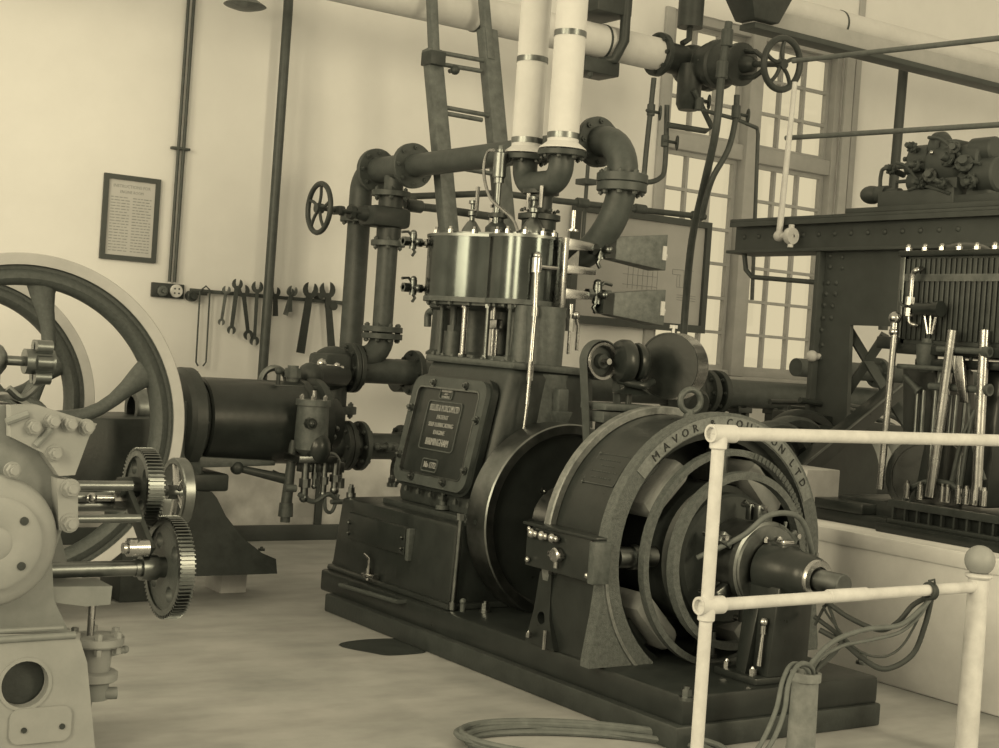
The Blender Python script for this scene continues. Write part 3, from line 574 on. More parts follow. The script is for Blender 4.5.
b = MB(); p = at(697, 352, Y=5.0); b.sph(p+Z_*.02, .016, 10); b.cyl(p-Z_*.03, p, .013, n=8); b.tube([p-Z_*.01, p-Z_*.01-X_*.06], .008, 8); obj('oil_cup', b, DRK, dr)
b = MB(); e = at(632, 385, Y=5.02); b.lathe([(.085, 0), (.06, .015), (.035, .03), (.04, .07)], (e.x, e.y, e.z-.04), Z_, 24); b.cyl((e.x-.03, e.y-.02, e.z-.09), (e.x-.03, e.y-.02, e.z-.03), .014, n=12); b.tube([e+V((-.08, 0, .02)), e+V((0, -.07, .0)), e+V((.09, -.03, .02))], .018, 10, sm=4); obj('cradle', b, BLK, T)
q0, q1 = at(588, 402, Y=5.05), at(640, 402, Y=5.05)
b = MB(); zt = e.z-.085; b.bx(q0.x+.02, q1.x-.0, 4.95, 5.13, zt-.03, zt, .004); b.bx(q0.x+.03, q1.x+.04, 4.97, 5.11, zt-.085, zt-.035, .004); obj('table', b, MID, T)
b = MB(); b.bx(4.32, 4.40, 5.0, 5.08, .112, zt-.04, .006); b.bx(q0.x+.06, 4.40, 5.01, 5.07, zt-.14, zt-.08, .006); obj('stand', b, BLK, T)
# belt
b = MB(); r1, r2 = .089, .08; c2 = V((GX, 5.05, GZ-.005)); yb = .03
aa = math.atan2(c2.z-c.z, c2.x-c.x); off = math.asin((r1-r2)/(c2-c).length); lp = []
for i in range(25):
    t = aa+PI/2+off+(PI)*i/24; lp.append((c.x+r1*math.cos(t), c.z+r1*math.sin(t)))
for i in range(25):
    t = aa-PI/2+off+(PI)*i/24; lp.append((c2.x+r2*math.cos(t), c2.z+r2*math.sin(t)))
n = len(lp); rows = []
for k in (0, 1):
    for y in (5.035, 5.085): rows.append(b.pts([(x+(x-(c.x if i < 25 else c2.x))*.05*k, y, z+(z-(c.z if i < 25 else c2.z))*.05*k) for i, (x, z) in enumerate(lp)]))
for A, B2 in ((0, 1), (1, 3), (3, 2), (2, 0)):
    for i in range(n): b.face([rows[A][i], rows[A][(i+1) % n], rows[B2][(i+1) % n], rows[B2][i]])
o = obj('drive_belt', b, LTH, None, c2); tag(o, 'narrow dark leather belt hanging from the small pale pulley', 'belt')
# ------------------------------------------------------------------ exhaust pipe along the engine
XE, ZE = 4.42, 2.362
T = thing('exhaust_pipe', 'big black flanged pipe running overhead from wall elbow to engine', 'pipe', (XE, 6.8, ZE-.07))
ya, yb_, yn = at(413, 161, X=XE).y, at(375, 162, X=XE).y, at(597, 146, X=XE).y
b = MB(); b.cyl((XE, ya+.1, ZE), (XE, yn, ZE), .068, n=28); obj('straight_length', b, PIP, T)
b = MB(); b.flange((XE, ya, ZE), Y_, .135, .035, 8, .014); obj('flange', b, PIP, T)
b = MB(); b.flange((XE, yb_-.03, ZE), Y_, .135, .035, 8, .014); obj('flange', b, PIP, T)
b = MB(); b.cyl((XE, ya, ZE), (XE, yb_, ZE), .078, n=28); yt = (ya+yb_)/2-.02; b.cyl((XE, yt, ZE), (XE, yt, 2.1), .06, n=24); obj('tee', b, PIP, T)
b = MB(); b.flange((XE, yn, ZE), Y_, .125, .035, 8, .014); obj('flange', b, PIP, T)
zf = at(622, 183, X=XE).z; yf = at(622, 183, X=XE).y
b = MB(); Re = yn-yf-.0; b.tube([(XE, yn, ZE), (XE, yn-.03, ZE)]+arc3((XE, yf+.17, ZE-.17), -Y_, Z_, .17, PI/2, 0, 8)+[(XE, yf, zf)], .075, 24); obj('elbow', b, PIP, T)
b = MB(); b.flange((XE, yf, zf+.022), Z_, .125, .042, 8, .014); b.flange((XE, yf, zf-.022), Z_, .122, .042, 8, .014); obj('flange', b, PIP, T)
q = at(600, 258, X=4.36); b = MB(); b.tube([(XE, yf, zf), (XE, yf+.01, zf-.08), (XE-.01, yf+.06, zf-.2), (4.39, yf+.17, zf-.32), (4.33, yf+.3, zf-.385), (4.2, yf+.42, zf-.4)], .072, 24, sm=5); obj('bend', b, PIP, T)
# elbow to the wall
yw = 8.17; b = MB(); b.tube([(XE, yb_, ZE)]+arc3((XE, yw-.13, ZE-.13), Y_, Z_, .13, PI/2, 0, 8)+[(XE, yw, 2.1), (XE, yw, 1.1)], .072, 24); obj('wall_leg', b, PIP, T)
b = MB(); b.flange((XE, yw, 2.06), Z_, .12, .035, 8, .012); obj('flange', b, PIP, T)

# ------------------------------------------------------------------ valve column beside the wall
YB = yt; q = at(385, 240, Y=YB); XB = XE-.012
T = thing('valve_column', 'upright black pipe with stop valve and handwheel near the tool rack', 'pipe', (XB, YB, 1.0))
z = lambda py, px=383: at(px, py, Y=YB).z
b = MB(); b.flange((XB, YB, z(193)), Z_, .12, .035, 6, .015); obj('flange', b, PIP, T)
b = MB(); zc = z(216); b.bx(XB-.17, XB+.10, YB-.1, YB+.1, zc-.07, zc+.055, .03); b.cyl((XB, YB, z(193)), (XB, YB, z(245)), .075, n=24)
hw = at(319, 210, Y=YB)
b.cyl((XB-.15, YB, zc), (XB-.24, YB, zc), .05, .035, n=20); vb = obj('valve_body', b, DRK, T)
b = MB(); b.cyl((XB-.2, YB, zc), (hw.x, YB, zc), .014, n=12); b.cyl((XB-.25, YB, zc), (XB-.28, YB, zc), .045, n=8); b.cyl((XB-.32, YB-.0, zc), (XB-.34, YB, zc), .03, n=12); b.tube([(XB-.22, YB-.035, zc), (XB-.36, YB-.03, zc)], .01, 8); b.tube([(XB-.22, YB+.035, zc), (XB-.36, YB+.03, zc)], .01, 8); b.bx(XB-.375, XB-.35, YB-.05, YB+.05, zc-.025, zc+.025, .006); obj('valve_yoke', b, DRK, vb)
handwheel(T, (hw.x, YB, zc), X_, .145, DRK, 5)
b = MB(); b.flange((XB, YB, z(243)), Z_, .105, .035, 6, .014); obj('flange', b, MID, T)
b = MB(); b.cyl((XB, YB, z(243)), (XB, YB, z(335)), .062, n=26); obj('riser', b, PIP, T)
b = MB(); zz = z(333); b.flange((XB, YB, zz+.022), Z_, .125, .035, 8, .014); b.flange((XB, YB, zz-.02), Z_, .125, .035, 8, .014); obj('flange', b, PIP, T)
# bend into the horizontal main, chest and lower main
zm = at(380, 371, Y=YB).z; zl = at(370, 446, Y=YB).z
xl, xr = at(356, 372, Y=YB).x, at(413, 374, Y=YB).x
b = MB(); b.tube([(XB, YB, zz), (XB, YB, zz-.03)]+arc3((XB-.13, YB, zz-.03), X_, -Z_, .13, 0, PI/2, 8)[1:], .074, 24); obj('bend', b, PIP, T)
b = MB(); b.cyl((xl, YB, zm), (xr+.35, YB, zm), .078, n=28); obj('upper_main', b, PIP, T)
b = MB(); b.flange((xr, YB, zm), X_, .14, .04, 8, .014); obj('flange', b, DRK, T)
b = MB(); b.flange((xl-.02, YB, zm+.01), X_, .15, .03, 8, .014); b.flange((xl-.055, YB, zm+.01), X_, .15, .03, 8, .014); obj('flange', b, DRK, T)
b = MB(); q = at(338, 372, Y=YB); b.sph((q.x-.04, YB, zm), .135, 28); b.bx(q.x-.16, q.x+.02, YB-.14, YB+.1, zm-.1, zm+.09, .03); b.cyl((q.x-.12, YB, zm), (xl, YB, zm), .11, n=28); b.cyl((q.x, YB, zm), (q.x, YB, zl+.1), .062, n=24); chest = obj('valve_chest', b, DRK, T)
b = MB(); zf2 = at(349, 410, Y=YB).z; b.flange((q.x, YB, zf2), Z_, .125, .045, 6, .017); obj('flange', b, PIP, T)
xd = at(346, 447, Y=YB).x; xr2 = at(402, 444, Y=YB).x
b = MB(); b.flange((xd, YB, zl), X_, .15, .03, 8, .014); b.flange((xd-.035, YB, zl), X_, .15, .03, 8, .014); obj('flange', b, DRK, T)
b = MB(); b.flange((xd+.09, YB, zl), X_, .15, .03, 8, .014); b.cyl((xd-.2, YB, zl), (xr2+.35, YB, zl), .08, n=28); obj('lower_main', b, PIP, T)
b = MB(); b.flange((xr2, YB, zl+.01), X_, .125, .04, 6, .015); obj('flange', b, DRK, T)
b = MB(); q = at(392, 447, Y=7.6); cock_p = q; b.cyl(q-X_*.1, q+X_*.1, .014, n=10); b.cyl(q-X_*.04, q+X_*.03, .03, n=8); b.sph(q-X_*.1, .022, 10); b.cyl(q-Y_*.06, q+Y_*.06, .014, n=10); obj('bypass_valve', b, MID, T)
q = at(396, 471, Y=7.55); handwheel(T, q, X_+Y_*-.2, .075, DRK, 4, .012)
b = MB(); b.cyl(q, q+X_*.2, .012, n=10); obj('spindle', b, DRK, T)
b = MB(); q = at(340, 368, Y=7.5); b.tube([q+V((-.2, 0, -.0)), q+V((-.1, 0, .01)), q+V((.02, 0, .0))], .012, 8); b.sph(q+V((-.12, 0, .02)), .03, 10); b.sph(q+V((-.02, 0, .01)), .022, 10); obj('pet_cock', b, BRS, T)

# ------------------------------------------------------------------ white lagged risers and U bend
XU = 4.15
T = thing('steam_riser', 'pair of white lagged steam pipes joined by a dark U bend', 'pipe', (XU, 5.82, 2.0))
zu = at(545, 156, X=XU).z
ys = [at(527, 140, X=XU).y, at(563, 140, X=XU).y]
for y in ys:
    b = MB(); b.cyl((XU, y, zu+.03), (XU, y, 4.2), .076, n=30); lg = obj('lagging', b, CNV, T)
    b = MB(); b.lathe([(.077, 0), (.115, -.03), (.115, -.035), (.07, -.035)], (XU, y, zu+.055), Z_, 30); obj('lagging_cuff', b, CNV, lg)
    for zz_ in ((zu+.085,) if y == ys[0] else (zu+.085,)):
        b = MB(); b.lathe([(.077, -.014), (.0785, -.014), (.0785, .014), (.077, .014)], (XU, y, zz_), Z_, 30, closed=True); obj('strap', b, STD, lg)
    zs = at(530, 61, X=XU).z if y == ys[0] else at(568, 35, X=XU).z
    b = MB(); b.lathe([(.077, -.014), (.0785, -.014), (.0785, .014), (.077, .014)], (XU, y, zs), Z_, 30, closed=True); obj('strap', b, STD, lg)
    b = MB(); b.flange((XU, y, zu), Z_, .118, .028, 8, .012); obj('flange', b, DRK, T)
ym, rr = (ys[0]+ys[1])/2, (ys[0]-ys[1])/2
q = .085; b = MB(); b.tube([(XU, ys[0], zu), (XU, ys[0], zu-.05)]+arc3((XU, ys[0]-q, zu-.05), Y_, -Z_, q, 0, PI/2, 7)[1:]+arc3((XU, ys[1]+q, zu-.05), Y_, -Z_, q, PI/2, PI, 7)+[(XU, ys[1], zu)], .062, 24)
b.cyl((XU, ym, zu-.13), (XU+.02, ym, 2.1), .05, n=20); obj('u_bend', b, PIP, T)

# ------------------------------------------------------------------ overhead main with junction valve
YO = 7.8; zo = at(625, 47, Y=YO).z
T = thing('overhead_main', 'white lagged overhead main with dark junction valve and big handwheel', 'pipe', (6.4, YO, zo))
xe = at(658, 60, Y=YO).x
b = MB(); b.cyl((-1, YO, zo), (xe, YO, zo), .112, n=32); lg = obj('lagging', b, CNV, T)
for px in (602, 473):
    x = at(px, 45, Y=YO).x; b = MB(); b.lathe([(.113, -.008), (.1165, -.008), (.1165, .008), (.113, .008)], (x, YO, zo), X_, 32, closed=True); obj('strap', b, PIP, lg)
b = MB(); b.flange((xe, YO, zo), X_, .15, .04, 8, .015); obj('flange', b, DRK, T)
xv = at(692, 68, Y=YO).x
b = MB(); b.cyl((xe, YO, zo), (xv+.2, YO, zo-.02), .105, n=28); b.sph((xv, YO, zo-.03), .15, 28); b.cyl((xv+.12, YO, zo-.03), (xv+.18, YO, zo-.03), .15, n=32); obj('junction', b, DRK, T)
q0, q1 = at(688, 85, Y=YO-.1), at(686, 110, Y=YO-.1); b = MB(); b.cyl((xv-.1, YO-.1, zo-.05), (xv-.1, YO-.1, q1.z+.04), .085, n=24); b.cyl((xv-.1, YO-.1, q1.z+.04), (xv-.1, YO-.1, q1.z), .085, .065, n=24); obj('drain_pocket', b, DRK, T)
hq = at(782, 64, X=xv+.02); ax = (hq-V((xv, YO, zo-.02))).normalized(); P0 = V((xv, YO, zo-.02)); L = (hq-P0).length
b = MB(); b.lathe([(.1, 0), (.1, .12), (.13, .13), (.155, .2), (.155, .24), (.17, .25), (.17, .3), (.15, .31), (.13, .4), (.11, .45), (.145, .46), (.145, .5), (.06, .52), (.05, .6), (.03, .62), (0, .62)], P0, ax, 32); b.bolts(P0+ax*.25, -ax, .155, 8, .014, .016); obj('stop_valve', b, DRK, T)
b = MB(); b.cyl(P0+ax*.5, hq, .02, n=14)
for s in (-1, 1): b.tube([P0+ax*.5+Z_*.09*s, P0+ax*(L-.25)+Z_*.085*s, P0+ax*(L-.15)+Z_*.03*s], .018, 8)
obj('valve_yoke', b, DRK, T)
handwheel(T, hq, ax, .165, DRK, 5, .022)
b = MB(); q = at(690, 25, Y=YO); b.cyl((q.x, YO, q.z-.02), (q.x, YO, q.z+.4), .09, n=24); b.tube([(q.x, YO, q.z), (q.x, YO, q.z-.1), (q.x-.06, YO, q.z-.14)], .022, 10); obj('air_vessel', b, DRK, T)
q = at(620, 30, Y=YO-.13); b = MB(); b.bx(q.x-.22, q.x+.07, YO-.16, YO+.3, zo+.16, zo+.3, .01); b.tube([(q.x+.03, YO-.14, zo+.3), (q.x+.03, YO-.145, zo), (q.x-.02, YO-.12, zo-.13), (q.x-.1, YO, zo-.16)], .035, 10); b.bx(q.x-.26, q.x+.03, YO-.12, YO+.1, zo-.24, zo-.14, .01); b.bolt((q.x-.2, YO-.1, zo-.24), -Z_, .02, .03); obj('pipe_hanger', b, DRK, T)
# drain piping below
def run(name, label, cat, pts, r, m, sm=0, fit=(), group=None, n=10):
    pts = [V(p) for p in pts]; t = thing(name, label, cat, pts[0], group); bb = MB(); bb.tube(pts, r, n, sm=sm); obj('length', bb, m, t)
    for p, d in fit:
        p = V(p); d = V(d).normalized(); bb = MB(); bb.cyl(p-d*r*2.2, p+d*r*2.2, r*1.55, n=12, bev=r*.2); obj('coupling', bb, m, t)
    return t
Yd = 7.7
a, bq, c_, d_ = at(654, 75, Y=Yd), at(650, 110, Y=Yd), at(646, 180, Y=Yd), at(640, 182, Y=Yd)
t = run('drain_pipe', 'thin drain pipe drooping from overhead junction to the elbow flange', 'pipe', [at(667, 105, Y=Yd), at(665, 165, Y=Yd), at(660, 178, Y=Yd), at(648, 182, Y=Yd), at(644, 176, Y=Yd), at(654, 78, Y=Yd)], .018, PIP, 4, [(at(665, 141, Y=Yd), Z_), (at(651, 110, Y=Yd), Z_)])
for px, py, sx in ((677, 143, 1), (660, 113, .8)):
    h = at(px, py, Y=Yd-.02); b = MB(); b.cyl(h-X_*.12, h, .011, n=8); w_ = handwheel(t, h, X_*.8-Y_*.5, .045, PIP, 4, .007, False); obj('valve_stem', b, PIP, t)
# ------------------------------------------------------------------ twin flywheels of the horizontal engine
def big_wheel(y, R, cx, cz, label):
    t = thing('spoked_flywheel', label, 'flywheel', (cx, y, cz), 'curved spoke flywheels')
    bb = MB(); bb.lathe([(R-.052, -.055), (R-.004, -.06), (R, -.055), (R, .055), (R-.004, .06), (R-.052, .055)], (cx, y, cz), Y_, 110, closed=True); rm = obj('polished_rim', bb, mat_rim, t)
    bb = MB(); bb.lathe([(R-.05, -.05), (R-.058, -.036), (R-.072, -.034), (R-.09, -.052), (R-.112, -.06), (R-.13, -.05), (R-.142, -.025), (R-.145, 0), (R-.142, .025), (R-.13, .05), (R-.112, .06), (R-.062, .048), (R-.05, .05)], (cx, y, cz), Y_, 110, closed=True); obj('rim_casting', bb, CST, t)
    bb = MB(); bb.lathe([(.05, -.1), (.12, -.1), (.13, -.08), (.13, .08), (.12, .1), (.05, .1)], (cx, y, cz), Y_, 40, closed=True); obj('hub', bb, CST, t)
    for k in range(6):
        t0 = math.radians(84+60*k); ps = []
        for i in range(9):
            s = i/8; r = .1+(R-.205)*s; q_ = min(1, (1-s)*1.35); a = t0-.27*q_*q_*(3-2*q_)
            ps.append((cx+r*math.cos(a), y, cz+r*math.sin(a)))
        bb = MB()
        dd = [V(p) for p in ps]; n = 12; rows = []
        for i, p in enumerate(dd):
            tv = (dd[min(i+1, 8)]-dd[max(i-1, 0)]).normalized(); nv = tv.cross(Y_); s = i/8
            w_ = .046-.014*math.sin(PI*s)+.035*max(0, (s-.6)/.4)**2; h_ = .034
            rows.append(bb.pts([p+nv*w_*math.cos(2*PI*j/n)+Y_*h_*math.sin(2*PI*j/n) for j in range(n)]))
        for A, B2 in zip(rows, rows[1:]):
            for j in range(n): bb.face([A[j], A[(j+1) % n], B2[(j+1) % n], B2[j]])
        bb.face(rows[0]); bb.face(rows[-1]); obj('spoke', bb, CST, t)
    return t
mat_rim = mat('bright_rim', .66, .5, noise=.05, scale=6)
WC = (1.913, .823)
big_wheel(6.6, .766, WC[0], WC[1], 'larger curved spoke flywheel in front, its pale rim before the black cylinder')
big_wheel(7.6, .675, 1.905, .86, 'smaller curved spoke flywheel standing behind the larger one')
# ------------------------------------------------------------------ horizontal engine
YH, ZH = 7.1, .835
T = thing('horizontal_engine', 'dark horizontal cylinder engine on a flared cast foot by the left wall', 'engine', (3.2, YH, .02))
xa, xb = at(196, 420, Y=YH).x, at(308, 425, Y=YH).x
b = MB(); R = .222
b.lathe([(0, 0), (R-.01, 0), (R, .01), (R, xb-xa-.09), (R+.012, xb-xa-.085), (R+.012, xb-xa-.05), (R-.012, xb-xa-.045), (R-.012, xb-xa), (0, xb-xa)], (xa, YH, ZH), X_, 56); obj('cylinder_jacket', b, BLK, T)
b = MB(); b.lathe([(0, -.12), (R+.02, -.12), (R+.045, -.1), (R+.045, -.045), (R+.02, -.03), (R-.02, 0), (0, 0)], (xa, YH, ZH), X_, 56); b.bolts((xa-.06, YH, ZH), X_, R+.03, 10, .014, .02); obj('cylinder_flange', b, DRK, T)
b = MB(); b.lathe([(0, 0), (R-.02, 0), (R+.02, .01), (R+.02, .05), (.14, .07), (.14, .16), (0, .18)], (xb-.01, YH, ZH), X_, 48); b.bolts((xb+.04, YH, ZH), X_, R*.9, 10, .014, .02); obj('cylinder_head', b, DRK, T)
# trunk guide and bed towards the crank
b = MB(); x0 = at(92, 425, Y=6.95).x; x1 = at(147, 425, Y=6.95).x
b.hexa([(x0-.6, 6.85, .42), (x1+.1, 6.85, .42), (x1+.1, 7.35, .42), (x0-.6, 7.35, .42)], [(x0-.6, 6.87, .83), (x1+.1, 6.87, .85), (x1+.1, 7.33, .85), (x0-.6, 7.33, .83)], .012); obj('trunk_bed', b, DRK, T)
b = MB(); q = at(131, 408, Y=7.1); b.lathe([(.06, 0), (.095, 0), (.1, .015), (.1, .4), (.06, .4)], (q.x, YH, q.z), X_, 40, closed=True); b.cyl((q.x+.1, YH, q.z), (q.x+.3, YH, q.z), .06, n=24); obj('crosshead_guide', b, STD, T)
b = MB(); b.bx(2.58, 2.8, 7.0, 7.3, FZ, .45, .01); obj('bed_leg', b, DRK, T)
# main shaft and bearings
b = MB(); b.cyl((WC[0], 6.35, WC[1]), (WC[0], 7.75, WC[1]), .05, n=24); obj('crankshaft', b, STD, T)
b = MB(); b.bx(1.75, 2.08, 6.82, 6.98, FZ, .82, .02); b.bx(1.75, 2.08, 7.3, 7.45, FZ, .82, .02); b.cyl((WC[0], 6.8, WC[1]), (WC[0], 7.0, WC[1]), .12, n=28); obj('main_bearing', b, DRK, T)
# cast foot
f = lambda px, py: at(px, py, Y=6.92)
prof = [f(277, 577), f(276, 559), f(262, 553), f(243, 538), f(226, 516), f(217, 498), f(212, 492), f(196, 491), f(185, 492), f(150, 492), f(150, 580)]
b = MB(); b.plate([[(p.x, max(.05, p.z)) for p in prof]], (0, 7.28, 0), X_, Z_, .36); foot = obj('cast_foot', b, DRK, T)
b = MB(); b.bx(2.74, 3.10, 6.93, 7.27, .48, .57, .015); p = f(205, 485); b.cyl((p.x-.02, 6.97, .57), (p.x-.02, 6.97, .58), .03, n=14); b.bolt((p.x-.02, 6.97, .578), Z_, .022, .035); obj('foot_flange', b, DRK, foot); p = f(268, 553); b = MB(); b.bolt((p.x, 7.0, p.z), Z_, .02, .012); obj('foot_nut', b, DRK, foot)
b = MB(); b.bx(2.70, 2.95, 6.93, 7.27, .56, ZH+.1, .02); b.hexa([(2.9, 6.93, .6), (xb-.25, 6.95, .615), (xb-.25, 7.25, .615), (2.9, 7.27, .6)], [(2.9, 6.93, .66), (xb-.25, 6.95, .64), (xb-.25, 7.25, .64), (2.9, 7.27, .66)], .006); obj('cylinder_bracket', b, MID, T)
# governor valve on the cylinder end
g = at(312, 425, Y=6.80); b = MB(); zt, zb = at(312, 402, Y=6.80).z, at(312, 455, Y=6.80).z
b.lathe([(0, 0), (.05, 0), (.085, .03), (.088, .1), (.082, zt-zb-.02), (.092, zt-zb-.018), (.092, zt-zb+.012), (0, zt-zb+.014)], (g.x, 6.80, zb), Z_, 32)
vc = obj('governor_chest', b, MID, T)
b = MB(); b.sph((g.x+.02, 6.75, zb+.04), .065, 20, (1, 1, 1.3)); b.cyl((g.x-.06, 6.72, zb+.17), (g.x-.06, 6.68, zb+.17), .03, n=8); b.sph((g.x-.06, 6.68, zb+.17), .02, 10); obj('chest_boss', b, BLK, vc)
b = MB(); b.cyl((g.x, 6.80, zt), (g.x, 6.80, zt+.06), .012, n=10); obj('chest_stud', b, STL, vc)
for k in range(6):
    t = PI/3*k; b = MB(); b.bolt((g.x+.07*math.cos(t), 6.80+.07*math.sin(t), zt+.012), Z_, .012, .02); obj('chest_nut', b, STL, vc)
b = MB(); b.bx(g.x-.1, g.x+.12, 6.72, 6.9, zb-.035, zb, .004); b.bx(g.x-.05, g.x+.2, 6.78, 6.85, zb-.09, zb-.035, .006); obj('trip_gear_plate', b, STD, vc)
for dx, l, r in ((-.035, .22, .02), (.075, .20, .016), (.14, .18, .02), (.02, .16, .012)):
    b = MB(); x = g.x+dx; b.cyl((x, 6.77, zb-.02), (x, 6.77, zb-l), r, n=12); b.cyl((x, 6.77, zb-l*.55), (x, 6.77, zb-l*.75), r*1.6, n=8); b.sph((x, 6.77, zb-l), r*1.3, 10); obj('trip_rod', b, STD, vc)
b = MB(); x = g.x; b.tube([(x-.07, 6.76, zb-.2), (x+.02, 6.76, zb-.24), (x+.1, 6.76, zb-.20), (x+.17, 6.76, zb-.24)], .013, 8, sm=4); b.tube([(x+.08, 6.76, zb-.2), (x+.09, 6.76, zb-.28), (x+.13, 6.76, zb-.29), (x+.16, 6.76, zb-.2)], .01, 8, sm=4); b.cyl((x-.09, 6.76, zb-.17), (x-.15, 6.76, zb-.17), .02, n=10); b.cyl((x+.12, 6.76, zb-.24), (x+.22, 6.76, zb-.24), .014, n=10); obj('trip_lever', b, MID, vc)
p0, p1 = at(294, 440, Y=6.9), at(285, 522, Y=6.9)
b = MB(); b.cyl(p0, p1+Z_*.09, .022, .03, n=16); b.cyl(p1+Z_*.1, p1+Z_*.03, .036, .04, n=18); b.cyl(p1+Z_*.03, p1, .026, n=14); obj('dash_pot', b, MID, T)
b = MB(); q0, q1 = at(237, 468, Y=6.95), at(290, 480, Y=6.92); b.tube([q0, q1], .018, 10, r2=.03); b.sph(q0, .035, 14); b.cyl(q0+X_*.2-Z_*.02, q1, .014, n=8); obj('valve_lever', b, DRK, T)
# fittings on top
q = at(274, 380, Y=7.2); b = MB(); b.tor((q.x, 7.2, q.z-.01), Y_, .075, .018, 24, 8, 0, PI*2); b.cyl((q.x, 7.2, q.z-.05), (q.x, 7.2, q.z-.1), .05, n=16); obj('lifting_ring', b, STD, T)
q = at(293, 372, Y=7.1); b = MB(); b.cyl((q.x, 7.1, q.z-.13), (q.x, 7.1, q.z), .035, n=16); b.cyl((q.x, 7.1, q.z-.03), (q.x, 7.1, q.z+.02), .046, n=8); b.cyl((q.x, 7.1, q.z+.02), (q.x, 7.1, q.z+.035), .03, n=12); obj('union', b, MID, T)
b = MB(); x0 = at(270, 388, Y=7.05).x; x1 = at(326, 386, Y=7.05).x; zz = at(300, 386, Y=7.05).z; b.bx(x0, x1, 7.0, 7.2, zz-.015, zz+.005, .004); b.cyl((x0+.03, 7.02, zz), (x0+.03, 7.02, zz+.06), .012, n=8); b.sph((x0+.03, 7.02, zz+.075), .022, 10); obj('oil_tray', b, DRK, T)
q = at(312, 376, Y=7.2); b = MB(); b.cyl((q.x, 7.2, q.z), (q.x+.4, 7.6, q.z), .06, n=18); b.sph((q.x-.01, 7.2, q.z), .075, 16); obj('inlet_branch', b, DRK, T)
q = at(340, 450, Y=7.2); b = MB(); b.tube([at(322, 455, Y=6.8), at(334, 457, Y=6.8), at(338, 468, Y=6.8), at(338, 480, Y=6.8)], .022, 12, sm=5); e = at(338, 482, Y=6.8); b.cyl(e+Z_*.02, e-Z_*.03, .036, n=8); obj('drain_elbow', b, STD, T)
for px, py in ((325, 418), (330, 436), (322, 447), (333, 428)):
    q = at(px, py, Y=7.0); cock(q, X_, 'lubricator_cock', T, .9)
# wedge under the foot
q0, q1 = at(219, 593, Z=FZ), at(247, 593, Z=FZ)
b = MB(); b.bx(q0.x, q1.x, q0.y-.02, q0.y+.2, FZ, .045, .004); o = obj('packing_block', b, WDP, None, (q0.x, q0.y, FZ)); tag(o, 'small wood packing block under the flared cast foot', 'block')

# ------------------------------------------------------------------ grey machine in the left foreground
YM = 4.5
T = thing('grey_pump', 'light grey painted machine frame with bolted plate, shafts and two gears', 'machine', (1.3, YM+.2, FZ))
m = lambda px, py, y=YM: at(px, py, Y=y)
def poly(pts, y): return [(m(px, py, y).x, m(px, py, y).z) for px, py in pts]
# base
pz = poly([(-60, 632), (75, 632), (84, 660), (93, 760), (-60, 760)], YM); pz = [(x, max(FZ, z)) for x, z in pz]
hc = m(22, 682); b = MB(); b.plate([pz, circ(.074, 28, (hc.x, hc.z))], (0, YM, 0), X_, Z_, .03); b.plate([pz], (0, YM+.42, 0), X_, Z_, .38); base = obj('base', b, GRY, T)
b = MB(); b.cyl((hc.x, YM+.02, hc.z), (hc.x, YM+.038, hc.z), .073, n=28); obj('hand_hole_shade', b, DRK, base)  # dark disc stands in for the shade inside the open hand hole
b = MB(); b.pipe((hc.x, YM-.034, hc.z), (hc.x, YM+.01, hc.z), .083, .072, 28); obj('hand_hole_rim', b, GRY, base)
b = MB(); p0, p1 = m(-40, 640), m(72, 633); b.tube([(p0.x, YM-.03, p0.z), (p1.x, YM-.03, p1.z)], .012, 10); b.tube([(m(0, 636).x-.2, YM-.03, m(0, 629).z), (m(60, 626).x, YM-.03, m(60, 626).z)], .008, 8); obj('base_bead', b, GRD, base)
c = m(37, 722); b = MB(); b.plate([[(x+c.x, z+c.z) for x, z in rrect(.19, .11, .03)]], (0, YM-.03, 0), X_, Z_, .01)
cv = obj('foot_cover', b, GRY, base)
for px, py in ((20, 727), (58, 723)):
    q = m(px, py); b = MB(); b.cyl((q.x, YM-.036, q.z), (q.x, YM-.045, q.z), .009, n=10); obj('cover_screw', b, DRK, cv)
# main frame above
pz = poly([(-60, 400), (30, 408), (86, 422), (66, 470), (58, 485), (66, 500), (62, 530), (52, 560), (54, 600), (70, 634), (-60, 634)], YM+.03)
b = MB(); b.plate([pz], (0, YM+.36, 0), X_, Z_, .33); fr = obj('frame', b, GRD, T)
b = MB(); pz = poly([(8, 405), (34, 404), (94, 423), (86, 436), (72, 474), (56, 475), (40, 452), (8, 436)], YM); b.plate([pz], (0, YM+.02, 0), X_, Z_, .05); pl = obj('bolted_plate', b, GRY, T)
for px, py in ((33, 427), (52, 421), (69, 424), (86, 427), (54, 453), (12, 470)):
    q = m(px, py, YM-.03); b = MB(); p = V((q.x, YM-.03, q.z)); b.cyl(p, p-Y_*.006, .026, n=16); b.cyl(p-Y_*.006, p-Y_*.028, .021, n=6); b.cyl(p-Y_*.028, p-Y_*.038, .013, n=10); obj('nut', b, GRY, pl)
for px, py, a in ((17, 418, .4), (43, 437, .9)):
    q = m(px, py, YM-.03); e = V((math.cos(a), 0, math.sin(a))); b = MB(); b.tube([V((q.x, YM-.032, q.z))-e*.035, V((q.x, YM-.032, q.z))+e*.035], .012, 8); obj('rib', b, GRD, pl)
b = MB(); pz = poly([(56, 478), (73, 480), (77, 490), (77, 520), (71, 530), (58, 530)], YM-.02); b.plate([pz], (0, YM+.06, 0), X_, Z_, .09); br = obj('shaft_bracket', b, GRY, T)
for px, py in ((70, 488), (69, 523)):
    q = m(px, py, YM-.03); p = V((q.x, YM-.03, q.z)); b = MB(); b.cyl(p, p-Y_*.008, .03, n=18); b.cyl(p-Y_*.008, p-Y_*.03, .024, n=6); b.cyl(p-Y_*.03, p-Y_*.04, .014, n=10); obj('bracket_nut', b, GRY, br)
